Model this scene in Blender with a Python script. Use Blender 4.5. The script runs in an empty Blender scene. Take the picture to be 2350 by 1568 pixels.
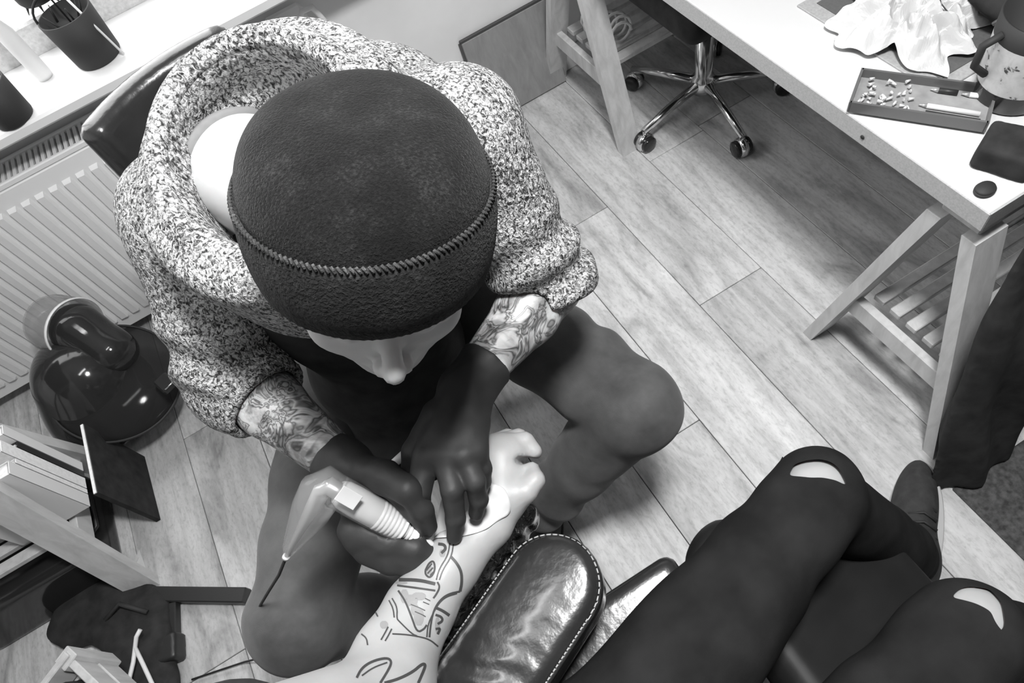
import bpy, bmesh, math, random
import numpy as np
from mathutils import Vector, Matrix
from mathutils.bvhtree import BVHTree

random.seed(7)
SC = bpy.context.scene
COL = SC.collection

# ------------------------------------------------------------------ camera
CAM_H = 1.6
FPX = 1571.6
RIGHT = np.array((0.8521, -0.4825, -0.2026))
DOWN = np.array((-0.5140, -0.6989, -0.4973))
FWD = np.array((0.0983, 0.5279, -0.8436))
EYE = np.array((0.0, 0.0, CAM_H))
cam_data = bpy.data.cameras.new('camera')
cam_data.sensor_width = 36.0
cam_data.lens = 36.0 * FPX / 2350.0
cam_data.clip_start = 0.02
cam = bpy.data.objects.new('camera', cam_data)
COL.objects.link(cam)
cm = Matrix.Identity(4)
for i in range(3):
    cm[i][0] = RIGHT[i]; cm[i][1] = -DOWN[i]; cm[i][2] = -FWD[i]; cm[i][3] = EYE[i]
cam.matrix_world = cm
SC.camera = cam

# ------------------------------------------------------------------ world, lights, exposure
world = bpy.data.worlds.new('overcast_sky')
SC.world = world
world.use_nodes = True
bg = world.node_tree.nodes['Background']
bg.inputs[0].default_value = (0.9, 0.9, 0.9, 1)
bg.inputs[1].default_value = 1.5

def area_light(name, loc, target, size, power, size_y=None):
    d = bpy.data.lights.new(name, 'AREA')
    d.energy = power
    d.size = size
    if size_y:
        d.shape = 'RECTANGLE'; d.size_y = size_y
    else:
        d.shape = 'DISK'
    o = bpy.data.objects.new(name, d)
    COL.objects.link(o)
    o.location = loc
    o.rotation_euler = (Vector(target) - Vector(loc)).to_track_quat('-Z', 'Y').to_euler()
    return o

CEIL = 2.5
LAMP = (0.32, 0.2, CEIL - 0.13)
area_light('ceiling_lamp_light', (LAMP[0], LAMP[1], LAMP[2] - 0.03), (LAMP[0], LAMP[1], 0), 0.28, 34)
TUBE0, TUBE1 = (-0.42, 0.40, CEIL - 0.09), (0.26, 0.76, CEIL - 0.09)
tl = area_light('tube_lamp_light', ((TUBE0[0] + TUBE1[0]) / 2, (TUBE0[1] + TUBE1[1]) / 2, CEIL - 0.135), (0, 0, 0), 0.76, 4.5, 0.08)
tl.rotation_euler = (0, 0, math.atan2(TUBE1[1] - TUBE0[1], TUBE1[0] - TUBE0[0]))
area_light('window_daylight', (-0.75, 2.13, 1.5), (-0.5, 0.4, 0.5), 1.5, 21, 1.2)

SC.view_settings.view_transform = 'Standard'
SC.view_settings.look = 'None'
SC.view_settings.exposure = 0.38
SC.view_settings.gamma = 1.0
SC.view_settings.use_curve_mapping = False
SC.cycles.max_bounces = 8

# ------------------------------------------------------------------ placing helpers
def ray(px, py):
    d = np.array((px - 1175.0, py - 784.0, FPX))
    w = RIGHT * d[0] + DOWN * d[1] + FWD * d[2]
    return w / np.linalg.norm(w)

def at(px, py, z):
    """the point of the room at height z that the photograph shows at this pixel"""
    d = ray(px, py)
    return EYE + d * ((z - CAM_H) / d[2])

def V(*a):
    return np.array(a, float)

def unit(a):
    a = np.array(a, float)
    return a / max(np.linalg.norm(a), 1e-9)

# ------------------------------------------------------------------ object helpers
def link(name, me, material=None, parent=None, origin=None):
    """one mesh object; vertices arrive in room coordinates"""
    o = bpy.data.objects.new(name, me)
    COL.objects.link(o)
    if material is not None and not me.materials:
        me.materials.append(material)
    base = V(0, 0, 0)
    if parent is not None:
        o.parent = parent
        base = V(*parent['_at']) if '_at' in parent else V(0, 0, 0)
    if origin is not None:
        org = V(*origin)
    elif parent is not None:
        org = base
    else:
        org = V(0, 0, 0)
    o.location = tuple(org - base)
    if np.abs(org).max() > 0:
        me.transform(Matrix.Translation(tuple(-org)))
    o['_at'] = tuple(float(x) for x in org)
    return o

def tag(o, label, cat, group=None, kind=None):
    o['label'] = label
    if cat:
        o['category'] = cat
    if group:
        o['group'] = group
    if kind:
        o['kind'] = kind
    return o

def thing(name, loc, label, cat, group=None, kind=None):
    o = bpy.data.objects.new(name, None)
    COL.objects.link(o)
    o.location = tuple(loc)
    o['_at'] = tuple(float(x) for x in loc)
    return tag(o, label, cat, group, kind)

def struct(o):
    o['kind'] = 'structure'
    return o

class MB:
    """collects shapes into one mesh"""
    def __init__(self):
        self.v = []; self.f = []; self.sm = []
    def add(self, vs, fs, smooth=False):
        n = len(self.v)
        self.v.extend([tuple(map(float, p)) for p in vs])
        for f in fs:
            self.f.append(tuple(i + n for i in f)); self.sm.append(smooth)
        return self
    def box(self, c, s, ax=None, bevel=0.0):
        """box centre c, size s, optional axes; bevel chamfers all edges"""
        c = V(*c); h = V(*s) / 2
        ax = np.eye(3) if ax is None else np.array([unit(a) for a in ax])
        if bevel <= 0:
            P = [c + ax[0] * h[0] * i + ax[1] * h[1] * j + ax[2] * h[2] * k for i in (-1, 1) for j in (-1, 1) for k in (-1, 1)]
            return self.add(P, [(0, 1, 3, 2), (4, 6, 7, 5), (0, 4, 5, 1), (2, 3, 7, 6), (0, 2, 6, 4), (1, 5, 7, 3)])
        b = min(bevel, min(h) * 0.95)
        idx = {}; P = []
        for i in (-1, 1):
            for j in (-1, 1):
                for k in (-1, 1):
                    for a in range(3):
                        q = [h[0] - b, h[1] - b, h[2] - b]
                        q[a] = h[a]
                        idx[(i, j, k, a)] = len(P)
                        P.append(c + ax[0] * q[0] * i + ax[1] * q[1] * j + ax[2] * q[2] * k)
        F = []
        S = (-1, 1)
        for s in S:
            F.append([idx[(s, j, k, 0)] for j, k in ((-1, -1), (-1, 1), (1, 1), (1, -1))])
            F.append([idx[(j, s, k, 1)] for j, k in ((-1, -1), (-1, 1), (1, 1), (1, -1))])
            F.append([idx[(j, k, s, 2)] for j, k in ((-1, -1), (-1, 1), (1, 1), (1, -1))])
        for s in S:
            for t in S:
                F.append([idx[(s, t, -1, 0)], idx[(s, t, 1, 0)], idx[(s, t, 1, 1)], idx[(s, t, -1, 1)]])
                F.append([idx[(s, -1, t, 0)], idx[(s, 1, t, 0)], idx[(s, 1, t, 2)], idx[(s, -1, t, 2)]])
                F.append([idx[(-1, s, t, 1)], idx[(1, s, t, 1)], idx[(1, s, t, 2)], idx[(-1, s, t, 2)]])
                for u in S:
                    F.append([idx[(s, t, u, 0)], idx[(s, t, u, 1)], idx[(s, t, u, 2)]])
        seen = []
        for f in F:
            if tuple(f) not in seen:
                seen.append(tuple(f))
        return self.add(P, seen)
    def tube(self, pts, r, sides=12, cap=True, smooth=True, flat=None, close=False):
        pts = [V(*p) for p in pts]
        n = len(pts)
        rr = list(r) if hasattr(r, '__len__') else [r] * n
        vs = []; prev = None
        for i in range(n):
            if close:
                t = unit(pts[(i + 1) % n] - pts[i - 1])
            else:
                t = unit(pts[min(i + 1, n - 1)] - pts[max(i - 1, 0)])
            if prev is None:
                u = unit(np.cross(t, (0, 0, 1) if abs(t[2]) < 0.9 else (1, 0, 0)))
            else:
                u = unit(prev - t * np.dot(prev, t))
            prev = u
            w = np.cross(t, u)
            for k in range(sides):
                a = 2 * math.pi * k / sides
                vs.append(pts[i] + (u * math.cos(a) + w * math.sin(a) * (flat or 1.0)) * rr[i])
        fs = []
        for i in range(n if close else n - 1):
            j = (i + 1) % n
            for k in range(sides):
                k2 = (k + 1) % sides
                fs.append((i * sides + k, i * sides + k2, j * sides + k2, j * sides + k))
        self.add(vs, fs, smooth)
        if cap and not close:
            m = len(self.v) - len(vs)
            self.f.append(tuple(m + k for k in range(sides))[::-1]); self.sm.append(False)
            self.f.append(tuple(m + (n - 1) * sides + k for k in range(sides))); self.sm.append(False)
        return self
    def lathe(self, c, axis, prof, seg=32, smooth=True, ell=None, xdir=None, cap=False):
        """profile of (radius, height) pairs around an axis"""
        c = V(*c); ax = unit(axis)
        x = unit(np.cross(ax, (0, 0, 1) if abs(ax[2]) < 0.9 else (1, 0, 0))) if xdir is None else unit(V(*xdir) - ax * np.dot(V(*xdir), ax))
        y = np.cross(ax, x)
        e = ell or (1, 1)
        vs = []; fs = []
        for r, h in prof:
            for k in range(seg):
                a = 2 * math.pi * k / seg
                vs.append(c + ax * h + (x * math.cos(a) * e[0] + y * math.sin(a) * e[1]) * r)
        for i in range(len(prof) - 1):
            for k in range(seg):
                k2 = (k + 1) % seg
                fs.append((i * seg + k, i * seg + k2, (i + 1) * seg + k2, (i + 1) * seg + k))
        self.add(vs, fs, smooth)
        if cap:
            m = len(self.v) - len(vs)
            self.f.append(tuple(m + k for k in range(seg))[::-1]); self.sm.append(False)
            self.f.append(tuple(m + (len(prof) - 1) * seg + k for k in range(seg))); self.sm.append(False)
        return self
    def prism(self, outline, top, bottom=None, axis_z=(0, 0, 1)):
        """outline of 3-D points extruded by a vector"""
        n = len(outline)
        A = [V(*p) for p in outline]; B = [p + V(*top) for p in A]
        fs = [tuple(range(n))[::-1], tuple(range(n, 2 * n))]
        for i in range(n):
            j = (i + 1) % n
            fs.append((i, j, n + j, n + i))
        return self.add(A + B, fs)
    def mesh(self, name='mesh'):
        me = bpy.data.meshes.new(name)
        me.from_pydata(self.v, [], self.f)
        me.polygons.foreach_set('use_smooth', self.sm)
        me.update()
        bm = bmesh.new(); bm.from_mesh(me)
        bmesh.ops.recalc_face_normals(bm, faces=bm.faces)
        bm.to_mesh(me); bm.free()
        return me
    def build(self, name, material, parent=None, origin=None):
        return link(name, self.mesh(name), material, parent, origin)

# ------------------------------------------------------------------ organic shapes: distance fields and surface nets
def d_cone(P, a, b, ra, rb, fold=None):
    a = V(*a); b = V(*b); ab = b - a
    L2 = max(float(ab @ ab), 1e-12)
    t = np.clip(((P - a) @ ab) / L2, 0, 1)
    d = np.linalg.norm(P - (a + t[:, None] * ab), axis=1)
    r = ra + (rb - ra) * t
    if fold is not None:
        r = r + fold(t, P)
    return d - r

def d_ell(P, c, r, ax=None):
    q = P - V(*c)
    if ax is not None:
        q = q @ np.array([unit(x) for x in ax]).T
    r = V(*r)
    k0 = np.linalg.norm(q / r, axis=1); k1 = np.linalg.norm(q / (r * r), axis=1)
    return k0 * (k0 - 1) / np.maximum(k1, 1e-9)

def d_box(P, c, h, rad, ax=None):
    q = P - V(*c)
    if ax is not None:
        q = q @ np.array([unit(x) for x in ax]).T
    q = np.abs(q) - (V(*h) - rad)
    return np.linalg.norm(np.maximum(q, 0), axis=1) + np.minimum(q.max(axis=1), 0) - rad

def d_torus(P, c, n, R, r):
    q = P - V(*c); n = unit(n)
    h = q @ n
    rad = np.linalg.norm(q - h[:, None] * n, axis=1)
    return np.sqrt((rad - R) ** 2 + h ** 2) - r

def smin(a, b, k):
    if k <= 0:
        return np.minimum(a, b)
    h = np.clip(0.5 + 0.5 * (b - a) / k, 0, 1)
    return b + (a - b) * h - k * h * (1 - h)

def smax(a, b, k):
    return -smin(-a, -b, k)

def half(P, p, n):
    return (P - V(*p)) @ unit(n)

def chain(P, pts, rs, k=0.01):
    d = None
    for i in range(len(pts) - 1):
        e = d_cone(P, pts[i], pts[i + 1], rs[i], rs[i + 1])
        d = e if d is None else smin(d, e, k)
    return d

def field_mesh(name, fn, lo, hi, h):
    """surface of fn = 0 inside the box lo..hi at spacing h, evaluated in blocks near the surface only"""
    lo = V(*lo); hi = V(*hi)
    B = 12
    n = (np.ceil((hi - lo) / h / B).astype(int)) * B
    D = np.full(n, 1.0, np.float32)
    nb = n // B
    bc = np.stack(np.meshgrid(*[np.arange(m) for m in nb], indexing='ij'), -1).reshape(-1, 3)
    cen = lo + (bc * B + (B - 1) / 2) * h
    dc = fn(cen)
    reach = B * h * 0.5 * 1.733 * 1.35 + 0.012
    act = bc[np.abs(dc) < reach]
    for b, s in zip(bc[dc <= -reach], dc[dc <= -reach]):
        D[b[0] * B:b[0] * B + B, b[1] * B:b[1] * B + B, b[2] * B:b[2] * B + B] = -1
    loc = np.stack(np.meshgrid(*[np.arange(B)] * 3, indexing='ij'), -1).reshape(-1, 3)
    for i in range(0, len(act), 64):
        ch = act[i:i + 64]
        idx = (ch[:, None, :] * B + loc[None]).reshape(-1, 3)
        D[idx[:, 0], idx[:, 1], idx[:, 2]] = fn(lo + idx * h)
    S = D < 0
    c8 = [S[i:S.shape[0] - 1 + i, j:S.shape[1] - 1 + j, k:S.shape[2] - 1 + k] for i in (0, 1) for j in (0, 1) for k in (0, 1)]
    cnt = sum(c.astype(np.int8) for c in c8)
    cells = np.argwhere((cnt > 0) & (cnt < 8))
    vid = np.full(cnt.shape, -1, np.int32)
    vid[cells[:, 0], cells[:, 1], cells[:, 2]] = np.arange(len(cells))
    acc = np.zeros((len(cells), 3)); num = np.zeros(len(cells))
    offs = [(i, j, k) for i in (0, 1) for j in (0, 1) for k in (0, 1)]
    val = {o: D[cells[:, 0] + o[0], cells[:, 1] + o[1], cells[:, 2] + o[2]].astype(float) for o in offs}
    for o in offs:
        for a in range(3):
            if o[a] == 0:
                o2 = list(o); o2[a] = 1; o2 = tuple(o2)
                A = val[o]; Bv = val[o2]
                m = (A < 0) != (Bv < 0)
                t = np.where(m, A / np.where(m, A - Bv, 1), 0)
                p = np.tile(np.array(o, float), (len(cells), 1)); p[:, a] = t
                acc[m] += p[m]; num[m] += 1
    verts = lo + (cells + acc / np.maximum(num, 1)[:, None]) * h
    faces = []
    for a in range(3):
        b, c = (a + 1) % 3, (a + 2) % 3
        sl0 = [slice(None)] * 3; sl1 = [slice(None)] * 3
        sl0[a] = slice(0, -1); sl1[a] = slice(1, None)
        ch = S[tuple(sl0)] != S[tuple(sl1)]
        e = np.argwhere(ch)
        e = e[(e[:, b] > 0) & (e[:, c] > 0) & (e[:, b] < cnt.shape[b]) & (e[:, c] < cnt.shape[c])]
        q = []
        for ob, oc in ((-1, -1), (0, -1), (0, 0), (-1, 0)):
            f = e.copy(); f[:, b] += ob; f[:, c] += oc
            q.append(vid[f[:, 0], f[:, 1], f[:, 2]])
        q = np.stack(q, 1)
        inside = S[e[:, 0], e[:, 1], e[:, 2]]
        q[~inside] = q[~inside][:, ::-1]
        faces.append(q)
    faces = np.concatenate(faces)
    faces = faces[(faces >= 0).all(1)]
    return verts, faces

def np_mesh(name, verts, faces, smooth=True):
    me = bpy.data.meshes.new(name)
    nv, nf = len(verts), len(faces)
    me.vertices.add(nv); me.vertices.foreach_set('co', np.asarray(verts, np.float32).ravel())
    me.loops.add(nf * 4); me.loops.foreach_set('vertex_index', np.asarray(faces, np.int32).ravel())
    me.polygons.add(nf)
    me.polygons.foreach_set('loop_start', np.arange(0, nf * 4, 4, dtype=np.int32))
    me.polygons.foreach_set('use_smooth', np.full(nf, smooth))
    me.update(calc_edges=True)
    me.validate()
    return me

def organic(name, fn, lo, hi, h, material, parent=None, origin=None, drop=None):
    v, f = field_mesh(name, fn, lo, hi, h)
    if drop is not None:
        f = f[~drop(v[f].mean(1))]
        ed = np.concatenate([f[:, [0, 1]], f[:, [1, 2]], f[:, [2, 3]], f[:, [3, 0]]])
        key = np.sort(ed, 1)
        u, inv, cnt = np.unique(key, axis=0, return_inverse=True, return_counts=True)
        bd_ = u[cnt == 1]
        for _ in range(8):
            acc = np.zeros_like(v); num = np.zeros(len(v))
            np.add.at(acc, bd_[:, 0], v[bd_[:, 1]]); np.add.at(acc, bd_[:, 1], v[bd_[:, 0]])
            np.add.at(num, bd_[:, 0], 1); np.add.at(num, bd_[:, 1], 1)
            m = num > 1
            v[m] = v[m] * 0.5 + acc[m] / num[m][:, None] * 0.5
    return link(name, np_mesh(name, v, f), material, parent, origin)

def px_of(P):
    q = np.asarray(P) - EYE
    z = q @ FWD
    return np.stack((1175 + FPX * (q @ RIGHT) / z, 784 + FPX * (q @ DOWN) / z), -1)

def in_poly(pts, poly):
    x, y = pts[:, 0], pts[:, 1]
    ins = np.zeros(len(pts), bool)
    n = len(poly)
    for i in range(n):
        x1, y1 = poly[i]; x2, y2 = poly[(i + 1) % n]
        c = ((y1 > y) != (y2 > y)) & (x < (x2 - x1) * (y - y1) / (y2 - y1 + 1e-12) + x1)
        ins ^= c
    return ins

def wob(P, f, s=0.0):
    """cheap smooth noise, about -1..1"""
    x, y, z = P[:, 0] * f, P[:, 1] * f, P[:, 2] * f
    return (np.sin(x * 1.7 + 1.3 * np.sin(y * 1.1 + s) + s) + np.sin(y * 1.9 + 1.2 * np.sin(z * 1.3 + 2 * s)) + np.sin(z * 1.5 + 1.4 * np.sin(x * 0.9 + 3 * s))) / 3

# ------------------------------------------------------------------ materials
def new_mat(name):
    m = bpy.data.materials.new(name)
    m.use_nodes = True
    nt = m.node_tree
    return m, nt, nt.nodes['Principled BSDF']

def grey(v):
    return (v, v, v, 1)

def node(nt, kind, **kw):
    n = nt.nodes.new(kind)
    for k, v in kw.items():
        if k.startswith('in_'):
            key = k[3:]
            n.inputs[int(key) if key.isdigit() else key].default_value = v
        else:
            setattr(n, k, v)
    return n

def ramp(nt, src, stops):
    r = nt.nodes.new('ShaderNodeValToRGB')
    el = r.color_ramp.elements
    while len(el) < len(stops):
        el.new(0.5)
    for e, (p, v) in zip(el, stops):
        e.position = p; e.color = grey(v)
    nt.links.new(src, r.inputs[0])
    return r.outputs[0]

def coords(nt, scale=(1, 1, 1), rnd=False):
    tc = nt.nodes.new('ShaderNodeTexCoord')
    out = tc.outputs['Object']
    if rnd:
        oi = nt.nodes.new('ShaderNodeObjectInfo')
        mul = node(nt, 'ShaderNodeMath', operation='MULTIPLY', in_1=37.0)
        nt.links.new(oi.outputs['Random'], mul.inputs[0])
        add = node(nt, 'ShaderNodeVectorMath', operation='ADD')
        nt.links.new(out, add.inputs[0]); nt.links.new(mul.outputs[0], add.inputs[1])
        out = add.outputs[0]
    mp = nt.nodes.new('ShaderNodeMapping')
    mp.inputs['Scale'].default_value = scale
    nt.links.new(out, mp.inputs['Vector'])
    return mp.outputs[0]

def noise(nt, vec, scale, detail=3, rough=0.5, dist=0.0):
    n = node(nt, 'ShaderNodeTexNoise')
    n.inputs['Scale'].default_value = scale
    n.inputs['Detail'].default_value = detail
    n.inputs['Roughness'].default_value = rough
    n.inputs['Distortion'].default_value = dist
    nt.links.new(vec, n.inputs['Vector'])
    return n.outputs['Fac']

def bump(nt, b, src, strength, dist=0.002):
    bn = nt.nodes.new('ShaderNodeBump')
    bn.inputs['Strength'].default_value = strength
    bn.inputs['Distance'].default_value = dist
    nt.links.new(src, bn.inputs['Height'])
    nt.links.new(bn.outputs[0], b.inputs['Normal'])
    return bn

def plain(name, v, rough=0.5, metal=0.0, var=0.0, scale=20, bmp=0.0, bscale=200, bdist=0.001, coat=0.0, sheen=0.0, spec=0.5):
    m, nt, b = new_mat(name)
    b.inputs['Base Color'].default_value = grey(v)
    b.inputs['Roughness'].default_value = rough
    b.inputs['Metallic'].default_value = metal
    b.inputs['Specular IOR Level'].default_value = spec
    if coat:
        b.inputs['Coat Weight'].default_value = coat
        b.inputs['Coat Roughness'].default_value = 0.1
    if sheen:
        b.inputs['Sheen Weight'].default_value = sheen
    vec = coords(nt)
    f = noise(nt, vec, scale, 4)
    if var:
        nt.links.new(ramp(nt, f, [(0.3, v * (1 - var)), (0.7, min(1, v * (1 + var)))]), b.inputs['Base Color'])
    if bmp:
        bump(nt, b, noise(nt, vec, bscale, 3), bmp, bdist)
    return m

def plank_mat():
    m, nt, b = new_mat('laminate_oak')
    vec = coords(nt, (1, 0.09, 1), True)
    g1 = noise(nt, vec, 38, 6, 0.6, 0.6)
    g2 = noise(nt, coords(nt, (1, 0.35, 1), True), 9, 4, 0.6, 0.8)
    oi = nt.nodes.new('ShaderNodeObjectInfo')
    tone = ramp(nt, oi.outputs['Random'], [(0.0, 0.5), (1.0, 0.7)])
    c1 = ramp(nt, g1, [(0.32, 0.74), (0.55, 1.0), (0.75, 1.1)])
    c2 = ramp(nt, g2, [(0.26, 0.42), (0.46, 0.9), (0.7, 1.08)])
    m1 = node(nt, 'ShaderNodeMixRGB', blend_type='MULTIPLY'); m1.inputs[0].default_value = 1
    m2 = node(nt, 'ShaderNodeMixRGB', blend_type='MULTIPLY'); m2.inputs[0].default_value = 1
    nt.links.new(tone, m1.inputs[1]); nt.links.new(c1, m1.inputs[2])
    nt.links.new(m1.outputs[0], m2.inputs[1]); nt.links.new(c2, m2.inputs[2])
    g3 = noise(nt, coords(nt, (1, 0.4, 1), True), 130, 3, 0.7, 0.3)
    c3 = ramp(nt, g3, [(0.3, 0.78), (0.5, 1.0), (0.7, 1.06)])
    m3 = node(nt, 'ShaderNodeMixRGB', blend_type='MULTIPLY'); m3.inputs[0].default_value = 1
    nt.links.new(m2.outputs[0], m3.inputs[1]); nt.links.new(c3, m3.inputs[2])
    nt.links.new(m3.outputs[0], b.inputs['Base Color'])
    b.inputs['Roughness'].default_value = 0.55
    bump(nt, b, g1, 0.12, 0.001)
    return m

def wood_mat(name, v):
    m, nt, b = new_mat(name)
    f = noise(nt, coords(nt, (1, 1, 0.25), True), 40, 5, 0.6, 0.5)
    nt.links.new(ramp(nt, f, [(0.3, v * 0.8), (0.65, v * 1.05)]), b.inputs['Base Color'])
    b.inputs['Roughness'].default_value = 0.6
    bump(nt, b, f, 0.1, 0.001)
    return m

def melange_mat():
    m, nt, b = new_mat('marled_knit')
    vec = coords(nt, (1, 1, 0.6))
    f = noise(nt, vec, 250, 2, 0.6, 0.9)
    f2 = noise(nt, vec, 14, 2)
    mix = node(nt, 'ShaderNodeMath', operation='ADD'); 
    sc = node(nt, 'ShaderNodeMath', operation='MULTIPLY', in_1=0.16)
    nt.links.new(f2, sc.inputs[0]); nt.links.new(f, mix.inputs[0]); nt.links.new(sc.outputs[0], mix.inputs[1])
    nt.links.new(ramp(nt, mix.outputs[0], [(0.44, 0.035), (0.55, 0.23), (0.67, 0.58)]), b.inputs['Base Color'])
    b.inputs['Roughness'].default_value = 0.95
    b.inputs['Specular IOR Level'].default_value = 0.1
    bump(nt, b, f, 0.9, 0.006)
    return m

def knit_mat(name, v, scale=420):
    m, nt, b = new_mat(name)
    vec = coords(nt)
    f = noise(nt, vec, scale, 2, 0.6, 0.4)
    f2 = noise(nt, vec, 26, 4, 0.6)
    mx = node(nt, 'ShaderNodeMath', operation='MULTIPLY')
    nt.links.new(f, mx.inputs[0]); nt.links.new(f2, mx.inputs[1])
    nt.links.new(ramp(nt, mx.outputs[0], [(0.15, v * 0.5), (0.3, v), (0.48, v * 2.6)]), b.inputs['Base Color'])
    b.inputs['Roughness'].default_value = 1.5
    b.inputs['Specular IOR Level'].default_value = 0.15
    b.inputs['Sheen Weight'].default_value = 0.06
    b.inputs['Sheen Roughness'].default_value = 0.5
    bump(nt, b, f, 0.7, 0.003)
    return m

def skin_mat(name, v, ink=False):
    m, nt, b = new_mat(name)
    vec = coords(nt)
    f = noise(nt, vec, 30, 4)
    base = ramp(nt, f, [(0.3, v * 0.93), (0.7, v * 1.04)])
    b.inputs['Roughness'].default_value = 0.45
    b.inputs['Subsurface Weight'].default_value = 0.05
    bump(nt, b, noise(nt, vec, 260, 3), 0.12, 0.001)
    if ink:
        at_ = node(nt, 'ShaderNodeAttribute', attribute_name='ink')
        n1 = noise(nt, vec, 20, 3, 0.55, 1.6)
        lines = ramp(nt, n1, [(0.40, 1.0), (0.455, 0.1), (0.49, 0.95), (0.53, 0.15), (0.58, 1.0)])
        n2 = noise(nt, vec, 13, 5, 0.6, 1.0)
        shade = ramp(nt, n2, [(0.38, 0.28), (0.56, 1.0)])
        mu = node(nt, 'ShaderNodeMixRGB', blend_type='MULTIPLY'); mu.inputs[0].default_value = 1
        nt.links.new(lines, mu.inputs[1]); nt.links.new(shade, mu.inputs[2])
        mm = node(nt, 'ShaderNodeMixRGB', blend_type='MULTIPLY')
        nt.links.new(at_.outputs['Fac'], mm.inputs[0])
        nt.links.new(base, mm.inputs[1]); nt.links.new(mu.outputs[0], mm.inputs[2])
        base = mm.outputs[0]
    nt.links.new(base, b.inputs['Base Color'])
    return m

def denim_mat():
    m, nt, b = new_mat('grey_denim')
    vec = coords(nt)
    f = noise(nt, vec, 6, 5, 0.6)
    f2 = noise(nt, vec, 500, 2)
    nt.links.new(ramp(nt, f, [(0.32, 0.035), (0.68, 0.12)]), b.inputs['Base Color'])
    b.inputs['Roughness'].default_value = 0.85
    b.inputs['Sheen Weight'].default_value = 0.1
    bump(nt, b, f2, 0.3, 0.001)
    return m

def clear_mat(name, tint, alpha, rough=0.08):
    """thin clear or smoked plastic: see-through with a glossy surface"""
    m, nt, b = new_mat(name)
    tr = nt.nodes.new('ShaderNodeBsdfTransparent'); tr.inputs[0].default_value = grey(tint)
    b.inputs['Base Color'].default_value = grey(tint * 0.6)
    b.inputs['Roughness'].default_value = rough
    mx = nt.nodes.new('ShaderNodeMixShader'); mx.inputs[0].default_value = alpha
    nt.links.new(tr.outputs[0], mx.inputs[1]); nt.links.new(b.outputs[0], mx.inputs[2])
    nt.links.new(mx.outputs[0], nt.nodes['Material Output'].inputs[0])
    return m

def emit_mat(name, s):
    m, nt, b = new_mat(name)
    b.inputs['Base Color'].default_value = grey(0.9)
    b.inputs['Emission Color'].default_value = grey(1)
    b.inputs['Emission Strength'].default_value = s
    return m

M = dict(
    plank=plank_mat(), slab=plain('dark_underlay', 0.04, 0.9),
    wall=plain('painted_plaster', 0.86, 0.8, var=0.04, scale=6, bmp=0.05),
    walldark=plain('grey_wall_paint', 0.12, 0.85, var=0.05, scale=6),
    white=plain('white_paint', 0.82, 0.45, var=0.02, scale=8),
    rad=plain('radiator_enamel', 0.84, 0.4, var=0.02, scale=8),
    ceil=plain('ceiling_paint', 0.65, 0.9),
    wood=wood_mat('pale_pine', 0.58), woodgrey=wood_mat('grey_board', 0.3),
    laminate=plain('white_laminate', 0.64, 0.35, var=0.015, scale=5), edge=plain('grey_edge_band', 0.42, 0.6, var=0.12, scale=300),
    black=plain('matt_black', 0.024, 0.7), blackmetal=plain('black_steel', 0.022, 0.45, bmp=0.03),
    gloss=plain('gloss_black', 0.022, 0.1, coat=0.15, spec=0.35), chrome=plain('chrome', 0.7, 0.15, 1.0),
    leather=plain('black_leather', 0.024, 0.26, var=0.2, scale=12, bmp=0.22, bscale=55, bdist=0.004, coat=0.25),
    rubber=plain('black_nitrile', 0.028, 0.6, bmp=0.3, bscale=60, bdist=0.002),
    cloth=plain('black_cotton', 0.032, 0.9, var=0.3, scale=30, bmp=0.2, bscale=300, spec=0.15),
    jeans=plain('black_denim', 0.02, 0.95, var=0.3, scale=16, bmp=0.3, bscale=400, spec=0.08),
    denim=denim_mat(), melange=melange_mat(), beanie=knit_mat('black_wool_knit', 0.011), cuff=knit_mat('black_rib_knit', 0.02, 300),
    seam=knit_mat('grey_wool_edge', 0.06), shirt=plain('grey_jersey', 0.2, 0.9, var=0.15, scale=14, bmp=0.1),
    skin=skin_mat('light_skin', 0.64, True), skin2=skin_mat('pale_skin', 0.4), nail=plain('nail', 0.6, 0.3),
    hair=plain('dark_hair', 0.03, 0.6, bmp=0.5, bscale=300), ink=plain('tattoo_ink', 0.055, 0.5), inkgrey=plain('tattoo_wash', 0.27, 0.5),
    leather2=plain('black_vinyl', 0.014, 0.5, var=0.2, scale=12, bmp=0.15, bscale=80, spec=0.25),
    film=plain('cling_film_over_black', 0.04, 0.2, var=0.4, scale=25, bmp=1.0, bscale=48, bdist=0.02, coat=1.0, spec=1.0),
    plastic=clear_mat('clear_sleeve', 0.95, 0.25, 0.1), smoke=clear_mat('smoked_plastic', 0.3, 0.1), clear=clear_mat('clear_grey_plastic', 0.75, 0.35),
    glass=clear_mat('window_glass', 0.97, 0.06, 0.02),
    paper=plain('white_tissue', 0.6, 0.9, var=0.03, scale=40), pen=plain('white_grip', 0.74, 0.3), penm=plain('pale_metal', 0.6, 0.3, 0.6),
    mat=plain('dark_grey_mat', 0.1, 0.7, var=0.1, scale=200), matedge=plain('grey_mat_border', 0.36, 0.7, var=0.12, scale=200),
    shade_sheet=plain('dark_grey_shade', 0.07, 1.0, var=0.5, scale=90, bmp=0.6, bscale=300, bdist=0.003),  # floor shade put into the colour of a thin sheet
    toe=plain('white_sole_rubber', 0.62, 0.6), canvas=plain('dark_canvas', 0.03, 0.85, var=0.3, scale=60, bmp=0.3, bscale=500),
    booka=plain('pale_paper_spine', 0.7, 0.7), bookb=plain('white_page_block', 0.8, 0.8, var=0.1, scale=120), bookc=plain('dark_cover', 0.02, 0.5), cord=plain('white_cord', 0.75, 0.4),
    screen=emit_mat('lamp_diffuser', 4.0), cup=plain('pale_paper_cup', 0.55, 0.6, var=0.1, scale=30),
)
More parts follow.
